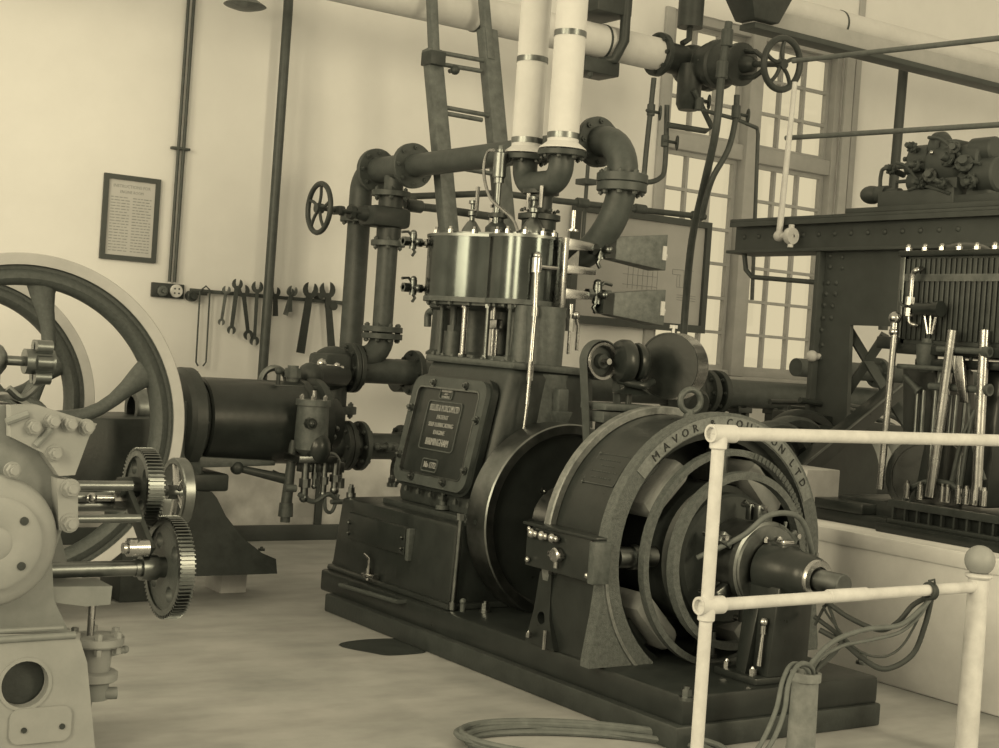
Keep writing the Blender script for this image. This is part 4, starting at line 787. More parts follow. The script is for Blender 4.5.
c = m(-12, 540); b = MB(); b.lathe([(0, -.09), (.04, -.09), (.05, -.085), (.07, -.09), (.13, -.085), (.14, -.08), (.14, -.06), (.165, -.055), (.19, -.045), (.2, -.03), (.2, .05), (0, .05)], (c.x, YM, c.z), Y_, 64)
bo = obj('round_cover', b, GRY, T)
for px, py in ((24, 521), (21, 566)):
    q = m(px, py, YM-.085); b = MB(); b.cyl((q.x, YM-.07, q.z), (q.x, YM-.0915, q.z), .013, n=14); obj('tapped_hole', b, DRK, bo)
# shafts, gears and arm
def shaft(px0, px1, py, y, r, nm='shaft', mm=STD):
    p0, p1 = at(px0, py, Y=y), at(px1, py, Y=y); bb = MB(); bb.cyl((p0.x, y, p0.z), (p1.x, y, p0.z), r, n=18); return obj(nm, bb, mm, T), V((p1.x, y, p0.z))
def gear(c, R, w_, nt, par):
    c = V(c); out = []
    for i in range(nt):
        for f_, rr in ((0, R-.012), (.28, R-.012), (.36, R), (.64, R), (.72, R-.012)): t = 2*PI*(i+f_)/nt; out.append((rr*math.cos(t), rr*math.sin(t)))
    holes = [circ(.027, 18, (R*.58*math.cos(PI/4+PI/2*k+.2), R*.58*math.sin(PI/4+PI/2*k+.2))) for k in range(4)]
    bb = MB(); bb.plate([out, circ(R-.03, 48)], c-X_*w_/2, Y_, Z_, w_); g_ = obj('gear', bb, STD, par)
    bb = MB(); bb.plate([circ(R-.028, 48)]+holes, c-X_*w_*.35, Y_, Z_, w_*.5); obj('gear_web', bb, MID, g_)
    bb = MB(); bb.cyl(c-X_*w_*.9, c+X_*w_*.7, .035, n=20); obj('gear_hub', bb, STD, g_); return g_
yg1, yg2 = 4.78, 4.62
c1 = at(143, 487, Y=yg1); c2 = at(169, 567, Y=yg2)
shaft(62, 132, 485.5, YM+.02, .016); shaft(72, 140, 519, YM+.06, .014); shaft(75, 128, 497, yg1, .016); shaft(75, 125, 505, yg1+.03, .022, 'shaft', STD)
b = MB(); q = at(92, 498, Y=yg1-.03); b.cyl(q-X_*.02, q+X_*.1, .01, n=10); b.sph(q, .018, 12); q = at(118, 500, Y=yg1-.02); b.cyl(q-X_*.02, q+X_*.05, .03, n=6); obj('gland', b, STL, T)
gear(c1, .135, .055, 56, T)
gear(c2, .172, .05, 72, T)
p0 = at(50, 577, Y=yg2); b = MB(); b.cyl((p0.x-.1, yg2, c2.z+.0), (c2.x, yg2, c2.z), .026, n=20); obj('lower_shaft', b, STD, T)
b = MB(); b.cyl((c2.x-.1, yg2, c2.z), (c2.x-.045, yg2, c2.z), .042, n=18); b.cyl((c2.x-.12, yg2, c2.z), (c2.x-.1, yg2, c2.z), .03, n=12); obj('shaft_collar', b, STD, T)
a0_, a1_ = at(128, 487, Y=yg1-.03), at(153, 553, Y=yg2-.03)
b = MB(); e = (a1_-a0_).normalized(); sdir = e.cross(X_).normalized(); b.hexa([a0_-sdir*.025, a0_+sdir*.025, a0_+sdir*.025-X_*.02, a0_-sdir*.025-X_*.02], [a1_-sdir*.035, a1_+sdir*.035, a1_+sdir*.035-X_*.02, a1_-sdir*.035-X_*.02], .004)
b.cyl(a0_-X_*.035, a0_+X_*.01, .034, n=18); link = obj('link_arm', b, DRK, T)
b = MB(); q = at(133, 548, Y=yg2-.06); b.cyl(q-X_*.02, q+X_*.05, .028, n=16); b.cyl(q+Z_*.03, q-Z_*.02, .022, n=14); b.cyl(q-X_*.035, q-X_*.02, .018, n=10); obj('link_pin', b, STL, link)
# pale pulley behind the first gear
c = at(177, 492, Y=5.05); b = MB(); b.lathe([(.105, -.02), (.122, -.02), (.126, -.015), (.126, .02), (.122, .025), (.105, .02)], c, X_, 48, closed=True); pu = obj('pulley_rim', b, STD, T)
for k in range(5):
    t = 2*PI*k/5; b = MB(); b.tube([c, c+V((0, .108*math.cos(t), .108*math.sin(t)))], .012, 8); obj('spoke', b, STL, pu)
b = MB(); b.cyl(c-X_*.12, c+X_*.03, .014, n=12); b.cyl(c-X_*.04, c+X_*.02, .026, n=14); b.cyl(c-X_*.5, c-X_*.1, .012, n=10); obj('pulley_shaft', b, STD, pu)
# shelf and hand pump hanging from it
q = at(75, 590, Y=4.62); b = MB(); p0, p1, p2, p3 = at(52, 582, Y=4.62), at(104, 582, Y=4.62), at(102, 600, Y=4.62), at(78, 602, Y=4.62)
b.plate([[(p0.x-.05, p0.z), (p1.x, p1.z), (p2.x, p2.z), (p3.x, p3.z), (p0.x-.05, p0.z-.045)]], (0, 4.70, 0), X_, Z_, .16); sh = obj('pump_shelf', b, GRD, T)
b = MB(); pz = poly([(60, 528), (72, 528), (82, 570), (82, 580), (50, 582)], 4.6); b.plate([pz], (0, 4.78, 0), X_, Z_, .03); obj('shelf_web', b, GRD, sh)
c = at(96, 640, Y=4.62); x, y = c.x, c.y; zt_, zb_ = at(96, 636, Y=4.62).z, at(96, 680, Y=4.62).z
b = MB(); b.cyl((x-.02, y, zt_), (x-.02, y, p2.z), .012, n=12); obj('pump_rod', b, STL, sh)
b = MB(); b.lathe([(0, 0), (.07, 0), (.076, .004), (.076, .028), (.07, .032), (.05, .034), (.055, zt_-zb_-.03), (.085, zt_-zb_-.028), (.09, zt_-zb_-.022), (.09, zt_-zb_), (0, zt_-zb_+.004)], (x, y, zb_), Z_, 40); pc = obj('pump_barrel', b, GRY, sh)
for k in range(6):
    t = 2*PI*k/6+.3; b = MB(); p = V((x+.075*math.cos(t), y+.075*math.sin(t), zt_)); b.cyl(p-Z_*.045, p+Z_*.022, .0075, n=8); b.cyl(p, p+Z_*.02, .013, n=6); b.cyl(p-Z_*.05, p-Z_*.03, .013, n=6); obj('pump_nut', b, GRY, pc)
b = MB(); b.bx(x-.17, x-.05, y-.06, y+.06, zt_-.03, zt_, .01); obj('pump_lug', b, GRY, pc)
b = MB(); b.cyl((x+.05, y, zt_-.06), (x+.1, y, zt_-.05), .012, n=8); b.sph((x+.1, y, zt_-.05), .014, 8); obj('pump_cock', b, GRD, pc); b = MB(); b.cyl((x, y, zb_), (x, y, zb_-.06), .05, n=18); b.cyl((x+.01, y-.02, zb_-.04), (x+.07, y-.03, zb_-.04), .02, n=10); b.cyl((x-.02, y, zb_-.02), (x-.03, y, FZ), .022, n=12); obj('pump_outlet', b, GRD, pc)
# governor knobs on the top left
q = at(40, 362, Y=YM+.1); b = MB()
for k in range(6):
    t = 2*PI*k/6; b.cyl(q+V((0, .03*math.cos(t), .055*math.sin(t)))-X_*.02, q+V((0, .03*math.cos(t), .055*math.sin(t)))+X_*.03, .022, n=12)
b.cyl(q-X_*.05, q+X_*.04, .04, n=18); b.cyl(q-X_*.14, q-X_*.03, .016, n=10); b.sph(q-X_*.16, .06, 16); kn = obj('regulator', b, STD, T)
b = MB(); b.tube([at(8, 388, Y=YM+.1), at(22, 398, Y=YM+.1), at(38, 385, Y=YM+.1), at(44, 378, Y=YM+.1)], .012, 8, sm=5); b.cyl(q-X_*.15, (q.x-.15, YM+.1, m(0, 402).z), .03, n=14); obj('regulator_stem', b, STD, kn)
b = MB(); c = at(18, 408, Y=YM+.2); b.lathe([(.1, -.05), (.115, -.05), (.12, 0), (.115, .05), (.1, .05)], (c.x-.05, YM+.2, c.z-.07), Y_, 40, closed=True); obj('top_boss', b, GRY, T)
# ------------------------------------------------------------------ steel gantry on the right
XG = 6.6
g = lambda px, py, x=XG: at(px, py, X=x)
T = thing('steel_gantry', 'dark riveted steel gantry beam on a plated column at the right', 'gantry', (XG+.1, 6.2, PZ))
ya = 7.05; zt, zb = 2.23, 2.05
b = MB(); b.bx(XG, XG+.02, 4.2, ya, zb, zt); b.bx(XG-.06, XG+.2, 4.2, ya, zt, zt+.02, .003); b.bx(XG-.06, XG+.2, 4.2, ya+.02, zb-.02, zb, .003); b.bx(XG-.06, XG-.045, 4.2, ya, zt-.03, zt); bm_ = obj('beam', b, GIR, T)
b = MB(); y5 = g(852, 215).y; b.bx(XG-.06, XG+.22, 4.2, y5, zt+.02, zt+.05, .003); obj('bearer', b, GIR, bm_)
for y in [ya-.08-.13*i for i in range(14)]:
    b = MB(); b.sph((XG, y, (zt+zb)/2), .018, 10, (1, 1, .7), X_); obj('rivet', b, GIR, bm_)
yc0, yc1 = g(823, 260).y, g(1010, 260).y
zc = g(850, 325).z
pts = [(yc1-.3, zb-.02), (yc0, zb-.02), (yc0+.02, zc), (yc0+.07, PZ), (yc0-.30, PZ), (g(850, 326).y, zc), (yc1-.3, zc)]
b = MB(); b.plate([pts[::-1]], (XG+.03, 0, 0), Y_, Z_, -.03); col_ = obj('column_plate', b, GIR, T)
b = MB(); b.bx(XG-.05, XG+.12, yc0-.02, yc0+.015, PZ, zb-.02, .003); b.bx(XG+.12, XG+.14, yc0-.1, yc0+.02, PZ, zb-.02); obj('column_angle', b, GIR, col_)
for px, py in ((830, 256), (842, 257), (830, 267), (842, 268), (828, 283), (836, 283), (826, 294), (835, 294), (824, 305), (832, 306), (823, 318), (831, 318), (821, 330), (822, 345), (820, 358)):
    q = g(px, py, XG-.002); b = MB(); b.sph((XG, min(q.y, yc0-.03), q.z), .016, 10, (1, 1, .7), X_); obj('rivet', b, GIR, col_)
q0, q1 = g(850, 332, XG+.1), g(878, 378, XG+.1); q2, q3 = g(885, 335, XG+.1), g(852, 385, XG+.1)
b = MB(); b.tube([q0, q1, q1+(q1-q0)], .035, 4); obj('brace', b, GIR, T)
b = MB(); b.tube([q2, q3, q3+(q3-q2)*.3], .035, 4); obj('brace', b, GIR, T)
b = MB(); q = g(812, 356, XG-.06); b.sph(q, .035, 18); b.cyl(q, q+X_*.07, .02, n=12); obj('lamp_knob', b, CRM, T)
# overhead gear standing on the gantry
T = thing('overhead_gear', 'dark clutter of motor and valves standing on the steel gantry', 'machine', (XG+.1, 5.6, zt+.05))
q = lambda px, py: at(px, py, X=XG+.08)
b = MB(); p0, p1 = q(888, 210), q(950, 205); z0 = zt+.05; b.bx(XG-.02, XG+.2, p1.y-.1, p0.y, z0, q(900, 193).z, .01); b.bx(XG-.012, XG+.19, p1.y-.5, p1.y-.09, z0, z0+.05, .006); obj('bed', b, GIR, T)
b = MB(); p = q(950, 165); b.lathe([(0, -.12), (.07, -.12), (.10, -.1), (.115, -.07), (.115, .07), (.10, .1), (.07, .12), (0, .12)], p, Y_, 32); b.bx(XG, XG+.16, p.y-.12, p.y+.12, z0, p.z-.08, .01); obj('motor_case', b, GIR, T)
b = MB(); p = q(938, 147); b.cyl(p+Y_*.02, p-Y_*.06, .085, n=28, bev=.02); p = q(955, 150); b.bx(XG, XG+.15, p.y-.07, p.y+.05, p.z-.05, p.z+.05, .02); obj('cap', b, GIR, T)
b = MB(); p = q(922, 160); b.cyl(p+Y_*.05, p-Y_*.09, .085, n=24, bev=.01); b.bolts(p+Y_*.05, Y_, .07, 6, .015, .02); p = q(915, 168); b.cyl(p+Y_*.05, p-Y_*.03, .04, n=16); p = q(918, 182); b.cyl(p+Y_*.04, p-Y_*.08, .06, n=18); b.cyl(p, (p.x, p.y, z0), .05, n=14); obj('valve_block', b, GIR, T)
b = MB(); p = q(872, 195); b.sph(p, .055, 18, (1.3, 1, 1)); b.cyl(p, q(900, 194), .035, n=14); b.cyl(p-Y_*.05+Z_*0, p-Y_*.12, .05, n=14); obj('float_valve', b, GIR, T)
b = MB(); b.tube([q(880, 190), q(881, 175), q(886, 168), q(912, 167)], .012, 10, sm=5); b.tube([q(895, 195), q(897, 182), q(918, 180)], .012, 10); obj('small_pipe', b, GIR, T)
b = MB()
for px, py, r in ((975, 160, .09), (985, 150, .07), (972, 178, .06), (990, 175, .1), (982, 195, .05)):
    p = q(px, py); b.cyl(p+Y_*.08, p-Y_*.08, r, n=18, bev=.012)
b.tube([q(940, 198), q(955, 200), q(965, 206), q(985, 205)], .02, 8, sm=4); obj('gear_cluster', b, GIR, T)
random.seed(11)
for px, py, r in ((905, 172, .03), (930, 168, .035), (926, 150, .03), (944, 178, .04), (962, 162, .045), (968, 150, .035), (978, 166, .05), (984, 184, .04), (956, 186, .03), (934, 186, .03)):
    p = q(px, py)-X_*.12; b = MB(); e = V((-1, random.uniform(-.6, .6), random.uniform(-.3, .5))); b.flange(p, e, r, .018, 6, .008); b.cyl(p, p+e.normalized()*.05, r*.5, n=10); b.cyl(p, p-e.normalized()*.12, r*.6, n=10); obj('fitting', b, GIR, T)
for a_, c_ in (((908, 165), (935, 190)), ((940, 140), (972, 158)), ((965, 170), (992, 166)), ((920, 192), (962, 196))):
    p0, p1 = q(*a_)-X_*.1, q(*c_)-X_*.1; b = MB(); b.tube([p0, lerp(p0, p1, .4)+Z_*.03, p1], .01, 8, sm=4); obj('small_pipe', b, GIR, T)
b = MB(); p = q(992, 190); b.cyl((p.x, p.y, z0), (p.x, p.y, p.z), .05, n=14); p2 = q(978, 195); b.tube([q(960, 172), q(972, 190), q(978, 208)], .02, 8, sm=4); obj('bracket', b, GIR, T)
b = MB(); p = q(948, 156); b.sph(p-X_*.14, .014, 10); obj('bright_cap', b, STL, T)

# ------------------------------------------------------------------ second vertical engine on the plinth
XS = 5.62
s = lambda px, py, x=XS: at(px, py, X=x)
T = thing('plinth_engine', 'vertical engine with slatted lagging and polished rods on whitened plinth', 'steam engine', (XS+.3, 4.4, PZ))
yl, zt, zb = s(905, 255).y, s(905, 257).z, s(893, 343).z
cx, cy, R = XS+.36, yl-.36, .36
def oval(g_): return [(cx+(R+g_)*math.cos(t), cy+(R+g_)*math.sin(t)) for t in [2*PI*i/72 for i in range(36)]]+[(cx+(R+g_)*math.cos(t), cy-.55+(R+g_)*math.sin(t)) for t in [2*PI*i/72 for i in range(36, 72)]]
def front(g_): return rrect_at(g_)
b = MB(); ov = [(XS, yl-.03), (XS+.03, yl), (XS+.6, yl), (XS+.6, yl-1.1), (XS, yl-1.1)]
b.plate([ov[::-1]], (0, 0, zb), X_, Y_, zt-zb); lg = obj('lagged_cylinder', b, SLT, T)
k = 0
while k < 30:
    y = yl-.035-k*.03; b = MB(); b.bx(XS-.012, XS+.002, y-.011, y+.011, zb+.02, zt-.01, .003); obj('slat', b, SLT, lg); k += 1
b = MB(); b.bx(XS-.016, XS-.008, yl-1.1, yl+.004, zt-.12, zt-.085); b.bx(XS-.018, XS+.01, yl-.02, yl+.012, zb, zt, .004); obj('band', b, STD, lg)
b = MB(); b.bx(XS-.03, XS+.62, yl-1.1, yl+.02, zt, zt+.028, .006); b.sph((XS+.12, yl-.27, zt+.02), .13, 32, (1, 1, .45)); cvp = obj('cover', b, BLK, T)
for k in range(10):
    y = yl-.02-k*.1; b = MB(); b.cyl((XS, y, zt+.028), (XS, y, zt+.045), .017, n=6); b.sph((XS, y, zt+.05), .013, 8); obj('cover_nut', b, STL, cvp)
b = MB(); b.bx(XS-.03, XS+.6, yl-1.1, yl+.0, zb-.05, zb, .006); b.bx(XS-.05, XS+.1, yl-.02, yl+.1, zb-.03, zb+.03, .008); obj('bottom_flange', b, BLK, T)
# gauge cocks on the corner
p = s(908, 320, XS-.06); b = MB(); b.tube([s(911, 297, XS-.06), s(913, 275, XS-.06), s(917, 270, XS-.06), s(922, 269, XS-.02)], .013, 10, sm=4); b.cyl(s(911, 297, XS-.06), s(910, 305, XS-.06), .024, n=8); b.cyl(s(910, 308, XS-.06), s(909, 316, XS-.06), .026, n=8); b.tube([s(909, 316, XS-.06), s(910, 323, XS-.06), s(916, 325, XS-.05), s(918, 324, XS)], .011, 10, sm=4); obj('gauge_cock', b, STL, T)
b = MB(); b.tube([s(900, 290, XS-.05), s(900, 302, XS-.05), s(905, 307, XS-.05)], .007, 8, sm=4); obj('cock_pipe', b, PIP, T)
b = MB(); b.cyl(s(916, 309, XS-.08), s(938, 309, XS-.08), .03, n=16); b.cyl(s(935, 309, XS-.08), s(941, 309, XS-.08), .038, n=16); obj('lubricator_barrel', b, BLK, T)
b = MB()
for a_, c_ in ((925, 928), (931, 930), (936, 932)): b.cyl(s(a_, 316, XS-.06), s(c_, 334, XS-.06), .008, n=8)
obj('feed_tube', b, STL, T)
p0, p1 = s(895, 318, XS-.1), s(894, 332, XS-.1); b = MB(); b.cyl(p0, p1, .02, n=10); b.sph(p0, .032, 12); b.sph(p1, .026, 10); obj('column_top', b, STL, T)
for (x0, y0), (x1, y1), r, dx in (((895, 332), (880, 489), .021, -.1), ((953, 330), (930, 497), .03, -.08), ((943, 360), (937, 400), .02, .1), ((965, 400), (956, 497), .012, .05), ((936, 390), (928, 490), .014, .02), ((942, 390), (934, 480), .014, .05), ((924, 390), (921, 435), .013, .0), ((918, 390), (915, 435), .013, .0), ((952, 395), (948, 440), .013, -.02), ((957, 395), (953, 440), .013, -.02), ((985, 330), (976, 500), .03, -.05)):
    b = MB(); b.cyl(s(x0, y0, XS+dx), s(x1, y1, XS+dx), r*.8, n=14); obj('polished_rod', b, STL if r > .02 else STD, T)
b = MB(); b.bx(XS-.02, XS+.5, yl-1.0, yl-.12, 1.36, 1.40, .01)
for px, py, r in ((915, 335, .04), (935, 345, .05), (960, 345, .06), (976, 345, .05), (905, 345, .035)):
    q = s(px, py, XS+.1); b.cyl(q+X_*-.08, q+X_*.1, r, n=18)
obj('gear_bracket', b, BLK, T)
b = MB(); b.lathe([(0, 0), (.03, 0), (.04, .02), (.05, .06), (.055, .13), (.03, .14), (.03, .16), (0, .16)], s(926, 372, XS), Z_, 18); obj('gland', b, MID, T)
for (p_, q_, r) in ((s(898, 366, XS-.05), s(960, 370, XS-.05), .012), (s(938, 349, XS-.06), s(990, 352, XS-.06), .016), (s(930, 386, XS-.04), s(990, 390, XS-.04), .018), (s(905, 376, XS), s(920, 392, XS), .015)):
    b = MB(); b.cyl(p_, q_, r, n=12); b.cyl(q_-(q_-p_)*.12, q_, r*1.6, n=10); obj('rocking_shaft', b, MID, T)
b = MB(); q = s(962, 377, XS-.06); e = V((0, .25, 1)).normalized(); b.hexa([q-e*.12-Y_*.02, q-e*.12+Y_*.02, q-e*.12+Y_*.02-X_*.02, q-e*.12-Y_*.02-X_*.02], [q+e*.1-Y_*.035, q+e*.1+Y_*.035, q+e*.1+Y_*.035-X_*.02, q+e*.1-Y_*.035-X_*.02], .004); obj('eccentric_strap', b, STL, T)
# frames, cranks
b = MB(); c0 = s(915, 405, XS+.12); b.hexa([(XS+.08, s(930, 490, XS+.1).y, .72), (XS+.5, s(930, 490, XS+.1).y, .72), (XS+.5, s(905, 490, XS+.1).y, .72), (XS+.08, s(905, 490, XS+.1).y, .72)], [(XS+.12, c0.y-.12, 1.36), (XS+.4, c0.y-.12, 1.36), (XS+.4, c0.y+.1, 1.36), (XS+.12, c0.y+.1, 1.36)], .015)
b.hexa([(XS+.08, s(990, 490, XS+.1).y, .72), (XS+.5, s(990, 490, XS+.1).y, .72), (XS+.5, s(960, 490, XS+.1).y, .72), (XS+.08, s(960, 490, XS+.1).y, .72)], [(XS+.12, s(985, 380).y, 1.36), (XS+.4, s(985, 380).y, 1.36), (XS+.4, s(965, 380).y, 1.36), (XS+.12, s(965, 380).y, 1.36)], .015); obj('standard', b, BLK, T)
b = MB(); q = s(928, 478, XS+.12); b.lathe([(.17, -.02), (.2, -.02), (.205, 0), (.2, .02), (.17, .02)], q, X_+Y_*.6, 40, closed=True); b.lathe([(0, -.012), (.17, -.012), (.17, .012), (0, .012)], q, X_+Y_*.6, 40); obj('crank_disc', b, BLK, T)
b = MB(); b.tube([s(905, 500, XS-.02), s(912, 488, XS-.03), s(928, 482, XS-.04), s(950, 484, XS-.04), s(965, 496, XS-.04)], .014, 8, sm=5); b.tube([s(960, 490, XS-.05), s(966, 450, XS-.05), s(972, 420, XS-.04)], .01, 8); b.tube([s(950, 490, XS-.02), s(962, 440, XS-.02), s(975, 410, XS)], .012, 8, sm=4); b.tube([s(985, 480, XS-.02), s(972, 440, XS-.02), s(968, 380, XS), s(973, 350, XS)], .009, 8, sm=5); obj('oil_pipe', b, PIP, T)
for px in (907, 920, 942, 947, 958, 966, 974, 983):
    q = s(px, 494+(px-907)*.1, XS-.06); b = MB(); b.cyl(q-Z_*.02, q+Z_*.05, .016, n=10); b.cyl(q+Z_*.05, q+Z_*.065, .01, n=8); obj('oil_cup', b, STL, T)
# stepped bed with glazed guard
y0 = s(895, 500, 5.45).y; b = MB(); b.bx(5.45, 6.3, 2.6, y0, PZ, .70, .008); b.bx(5.36, 6.3, 2.6, y0+.03, PZ, .615, .006); obj('bed', b, BLK, T)
b = MB(); b.bx(5.40, 5.44, 2.6, y0, .69, .725, .004); b.bx(5.40, 5.44, 2.6, y0, .615, .635, .004)
for k in range(12): b.bx(5.41, 5.43, y0-.03-k*.07, y0-.02-k*.07, .63, .69)
obj('guard_rail', b, DRK, T)
y1 = at(830, 505, X=5.45).y
b = MB(); b.bx(5.5, 6.2, y0+.05, y1, PZ, .70, .01); b.bx(5.42, 6.2, y0+.02, y1+.1, PZ, .63, .006); b.bx(5.40, 5.6, y1-.25, y1+.06, .63, .68, .006); obj('bed_extension', b, BLK, T)
# ------------------------------------------------------------------ dynamo behind it
T = thing('rear_dynamo', 'dark belt guarded dynamo with pale coils behind the front dynamo', 'dynamo', (6.6, 5.75, PZ))
d = lambda px, py, y: at(px, py, Y=y)
for px, py, r, y, m_ in ((798, 470, .36, 6.1, DRK), (790, 475, .34, 5.95, MID), (772, 480, .33, 5.82, MID)):
    c = d(px, py, y); b = MB(); b.lathe([(r-.06, -.05), (r-.02, -.06), (r, -.03), (r, .03), (r-.02, .06), (r-.06, .05)], (c.x, y, c.z), Y_, 72); obj('yoke_ring', b, m_, T)
c = d(800, 472, 6.1); b = MB(); b.cyl((c.x, 5.75, c.z), (c.x, 6.3, c.z), .29, n=48); b.bx(c.x-.3, c.x+.3, 5.8, 6.2, PZ, .7, .01); obj('yoke_body', b, BLK, T)
for k, px in enumerate((850, 872, 897, 918)):
    q = d(px, 462, 5.95); b = MB(); b.sph((q.x, 5.95, q.z), .12, 24, (1, 1, 1.25)); obj('field_coil', b, COI, T)
b = MB()
b = MB(); b.bx(d(845, 475, 6).x, d(930, 475, 6).x, 5.85, 6.15, PZ, .68, .01); obj('coil_base', b, BLK, T)
b = MB()
for px0, py0, px1, py1, y in ((770, 402, 890, 415, 6.5), (790, 408, 868, 425, 6.35), (800, 400, 900, 430, 6.2)):
    p0, p1 = d(px0, py0, y), d(px1, py1, y); b.tube([p0, lerp(p0, p1, .5)+Z_*.03, p1, p1+(p1-p0)*.2-Z_*.1], .018, 8, sm=6)
obj('guard_hoop', b, DRK, T)
b = MB(); p0, p1 = d(790, 408, 6.3), d(870, 420, 6.3); b.hexa([(p0.x, 6.1, p0.z-.09), (p1.x+.25, 6.1, p1.z-.16), (p1.x+.25, 6.45, p1.z-.16), (p0.x, 6.45, p0.z-.09)], [(p0.x, 6.1, p0.z-.02), (p1.x+.25, 6.1, p1.z-.03), (p1.x+.25, 6.45, p1.z-.03), (p0.x, 6.45, p0.z-.02)], .01); obj('top_guard', b, BLK, T)
p0, p1 = d(905, 390, 5.6), d(800, 478, 5.6); b = MB(); e = (p1-p0); b.hexa([p0-Z_*.04, p0+Z_*.04, p0+Z_*.04+Y_*.12, p0-Z_*.04+Y_*.12], [p1-Z_*.05, p1+Z_*.05, p1+Z_*.05+Y_*.12, p1-Z_*.05+Y_*.12], .004); ob_ = obj('belt_guard', b, BLK, T)
b = MB(); b.tube([p0+Z_*.045, p1+Z_*.055], .007, 6); obj('guard_edge', b, STD, ob_)
# pale box on the plinth
p0 = at(806, 490, Y=5.35); p1 = at(839, 490, Y=5.35)
b = MB(); b.bx(p0.x, p1.x, 5.35, 5.75, PZ, at(825, 470, Y=5.35).z, .006); o = obj('wooden_crate', b, WDP, None, ((p0.x+p1.x)/2, 5.5, PZ)); tag(o, 'pale square box on the plinth between the two dynamos', 'box')
# ------------------------------------------------------------------ things on the wall
W_ = lambda px, py, d=0.: at(px, py, Y=YW-d)
# framed notice
x0, x1, z0, z1 = 2.825*S, 3.165*S, sz(1.675), sz(2.172)
T = thing('framed_notice', 'small framed printed notice hanging on the left of the wall', 'notice', ((x0+x1)/2, YW, z0))
b = MB(); b.plate([[(x0, z0), (x1, z0), (x1, z1), (x0, z1)], [(x0+.03, z0+.03), (x1-.03, z0+.03), (x1-.03, z1-.03), (x0+.03, z1-.03)]], (0, YW, 0), X_, Z_, .025); obj('frame', b, GIR, T)
b = MB(); b.bx(x0+.028, x1-.028, YW-.012, YW-.002, z0+.028, z1-.028); pp = obj('sheet', b, PAP, T)
b = MB(); random.seed(3)
xm = (x0+x1)/2
b.text('INSTRUCTIONS FOR', .028, (xm, YW-.0125, z1-.07), X_, Z_, .0005, .24); b.text('ENGINE ROOM', .026, (xm, YW-.0125, z1-.105), X_, Z_, .0005, .15)
for k in range(19):
    z = z1-.14-k*.0185
    for xa_, xb_ in ((x0+.05, xm-.01), (xm+.01, x1-.05)):
        x = xa_
        while x < xb_-.01:
            l = min(random.uniform(.012, .035), xb_-x); b.bx(x, x+l, YW-.0128, YW-.0118, z-.003, z+.003); x += l+.006
obj('print', b, INK, pp)
# framed drawing
x0, x1, z0, z1 = 6.20*S, 7.50*S, sz(1.53), sz(2.37)
YD = YW-.035; T = thing('framed_drawing', 'large framed engineering drawing on the wall left of the window', 'picture', ((x0+x1)/2, YD, z0))
b = MB(); b.plate([[(x0, z0), (x1, z0), (x1, z1), (x0, z1)], [(x0+.06, z0+.06), (x1-.05, z0+.06), (x1-.05, z1-.05), (x0+.06, z1-.05)]], (0, YD, 0), X_, Z_, .05); obj('frame', b, GIR, T)
b = MB(); b.bx(x0+.05, x1-.04, YD-.02, YD-.004, z0+.05, z1-.04); pp = obj('sheet', b, mat('drawing_paper', .66, .9, noise=.03, scale=4), T)
b = MB(); y = YD-.0215
def ln(xa, za, xb, zb): b.tube([(xa, y, za), (xb, y, zb)], .0022, 4)
xq, zq = 7.16*S, sz(1.86)
for (a, c, d, e) in ((0, .14, .12, .14), (0, .14, 0, .10), (0, .10, .09, .10), (.12, .14, .12, 0), (.05, .10, .05, 0), (.05, 0, .16, 0), (.17, .14, .22, .14), (.08, .1, .08, 0)): ln(xq+a, zq+c, xq+d, zq+e)
for k in range(3): ln(xq+.06, zq-.06-.02*k, xq+.14, zq-.062-.02*k); ln(xq+.20, zq-.06-.02*k, xq+.26, zq-.062-.02*k)
for k in range(7): ln(7.2+.05*k, 1.85, 7.2+.05*k, 2.2)
for k in range(5): ln(7.15, 1.88+.08*k, 7.5, 1.88+.08*k)
obj('ink_lines', b, INK, pp)
# switch board
T = thing('switch_board', 'small dark switch board with two round fittings at the conduit foot', 'switch', (W_(166, 290).x, YW, W_(166, 290).z))
p0, p1 = W_(151, 282), W_(182, 299); b = MB(); b.bx(p0.x, p1.x, YW-.03, YW-.001, p1.z, p0.z, .004); sw = obj('board', b, DRK, T)
q = W_(160, 291); b = MB(); b.cyl((q.x, YW-.03, q.z), (q.x, YW-.06, q.z), .034, n=18, bev=.006); b.cyl((q.x, YW-.06, q.z), (q.x, YW-.09, q.z), .012, n=10); obj('switch_knob', b, WOD, T)
q = W_(174, 291); b = MB(); b.cyl((q.x, YW-.03, q.z), (q.x, YW-.05, q.z), .042, n=24, bev=.005)
sk = obj('socket', b, CRM, T); b = MB()
for k in range(4): t = PI/4+k*PI/2; b.cyl((q.x+.02*math.cos(t), YW-.05, q.z+.02*math.sin(t)), (q.x+.02*math.cos(t), YW-.0515, q.z+.02*math.sin(t)), .006, n=8)
obj('socket_hole', b, BLK, sk)
run('conduit', 'left of the two thin conduits rising from the switch board', 'pipe', [(W_(170, 282).x-.016, YW-.03, W_(170, 282).z), (W_(190, 5).x-.02, YW-.03, 4.2)], .011, PIP, group='conduits above the switch board')
run('conduit', 'right of the two thin conduits rising from the switch board', 'pipe', [(W_(170, 282).x+.018, YW-.03, W_(170, 282).z), (W_(190, 5).x+.018, YW-.03, 4.2)], .011, PIP, group='conduits above the switch board')
q = W_(179, 149); b = MB(); b.bx(q.x-.06, q.x+.06, YW-.045, YW, q.z-.008, q.z+.008, .003); o = obj('conduit_clip', b, PIP, None, (q.x, YW, q.z)); tag(o, 'small clip holding the thin conduits halfway up the wall', 'clip')
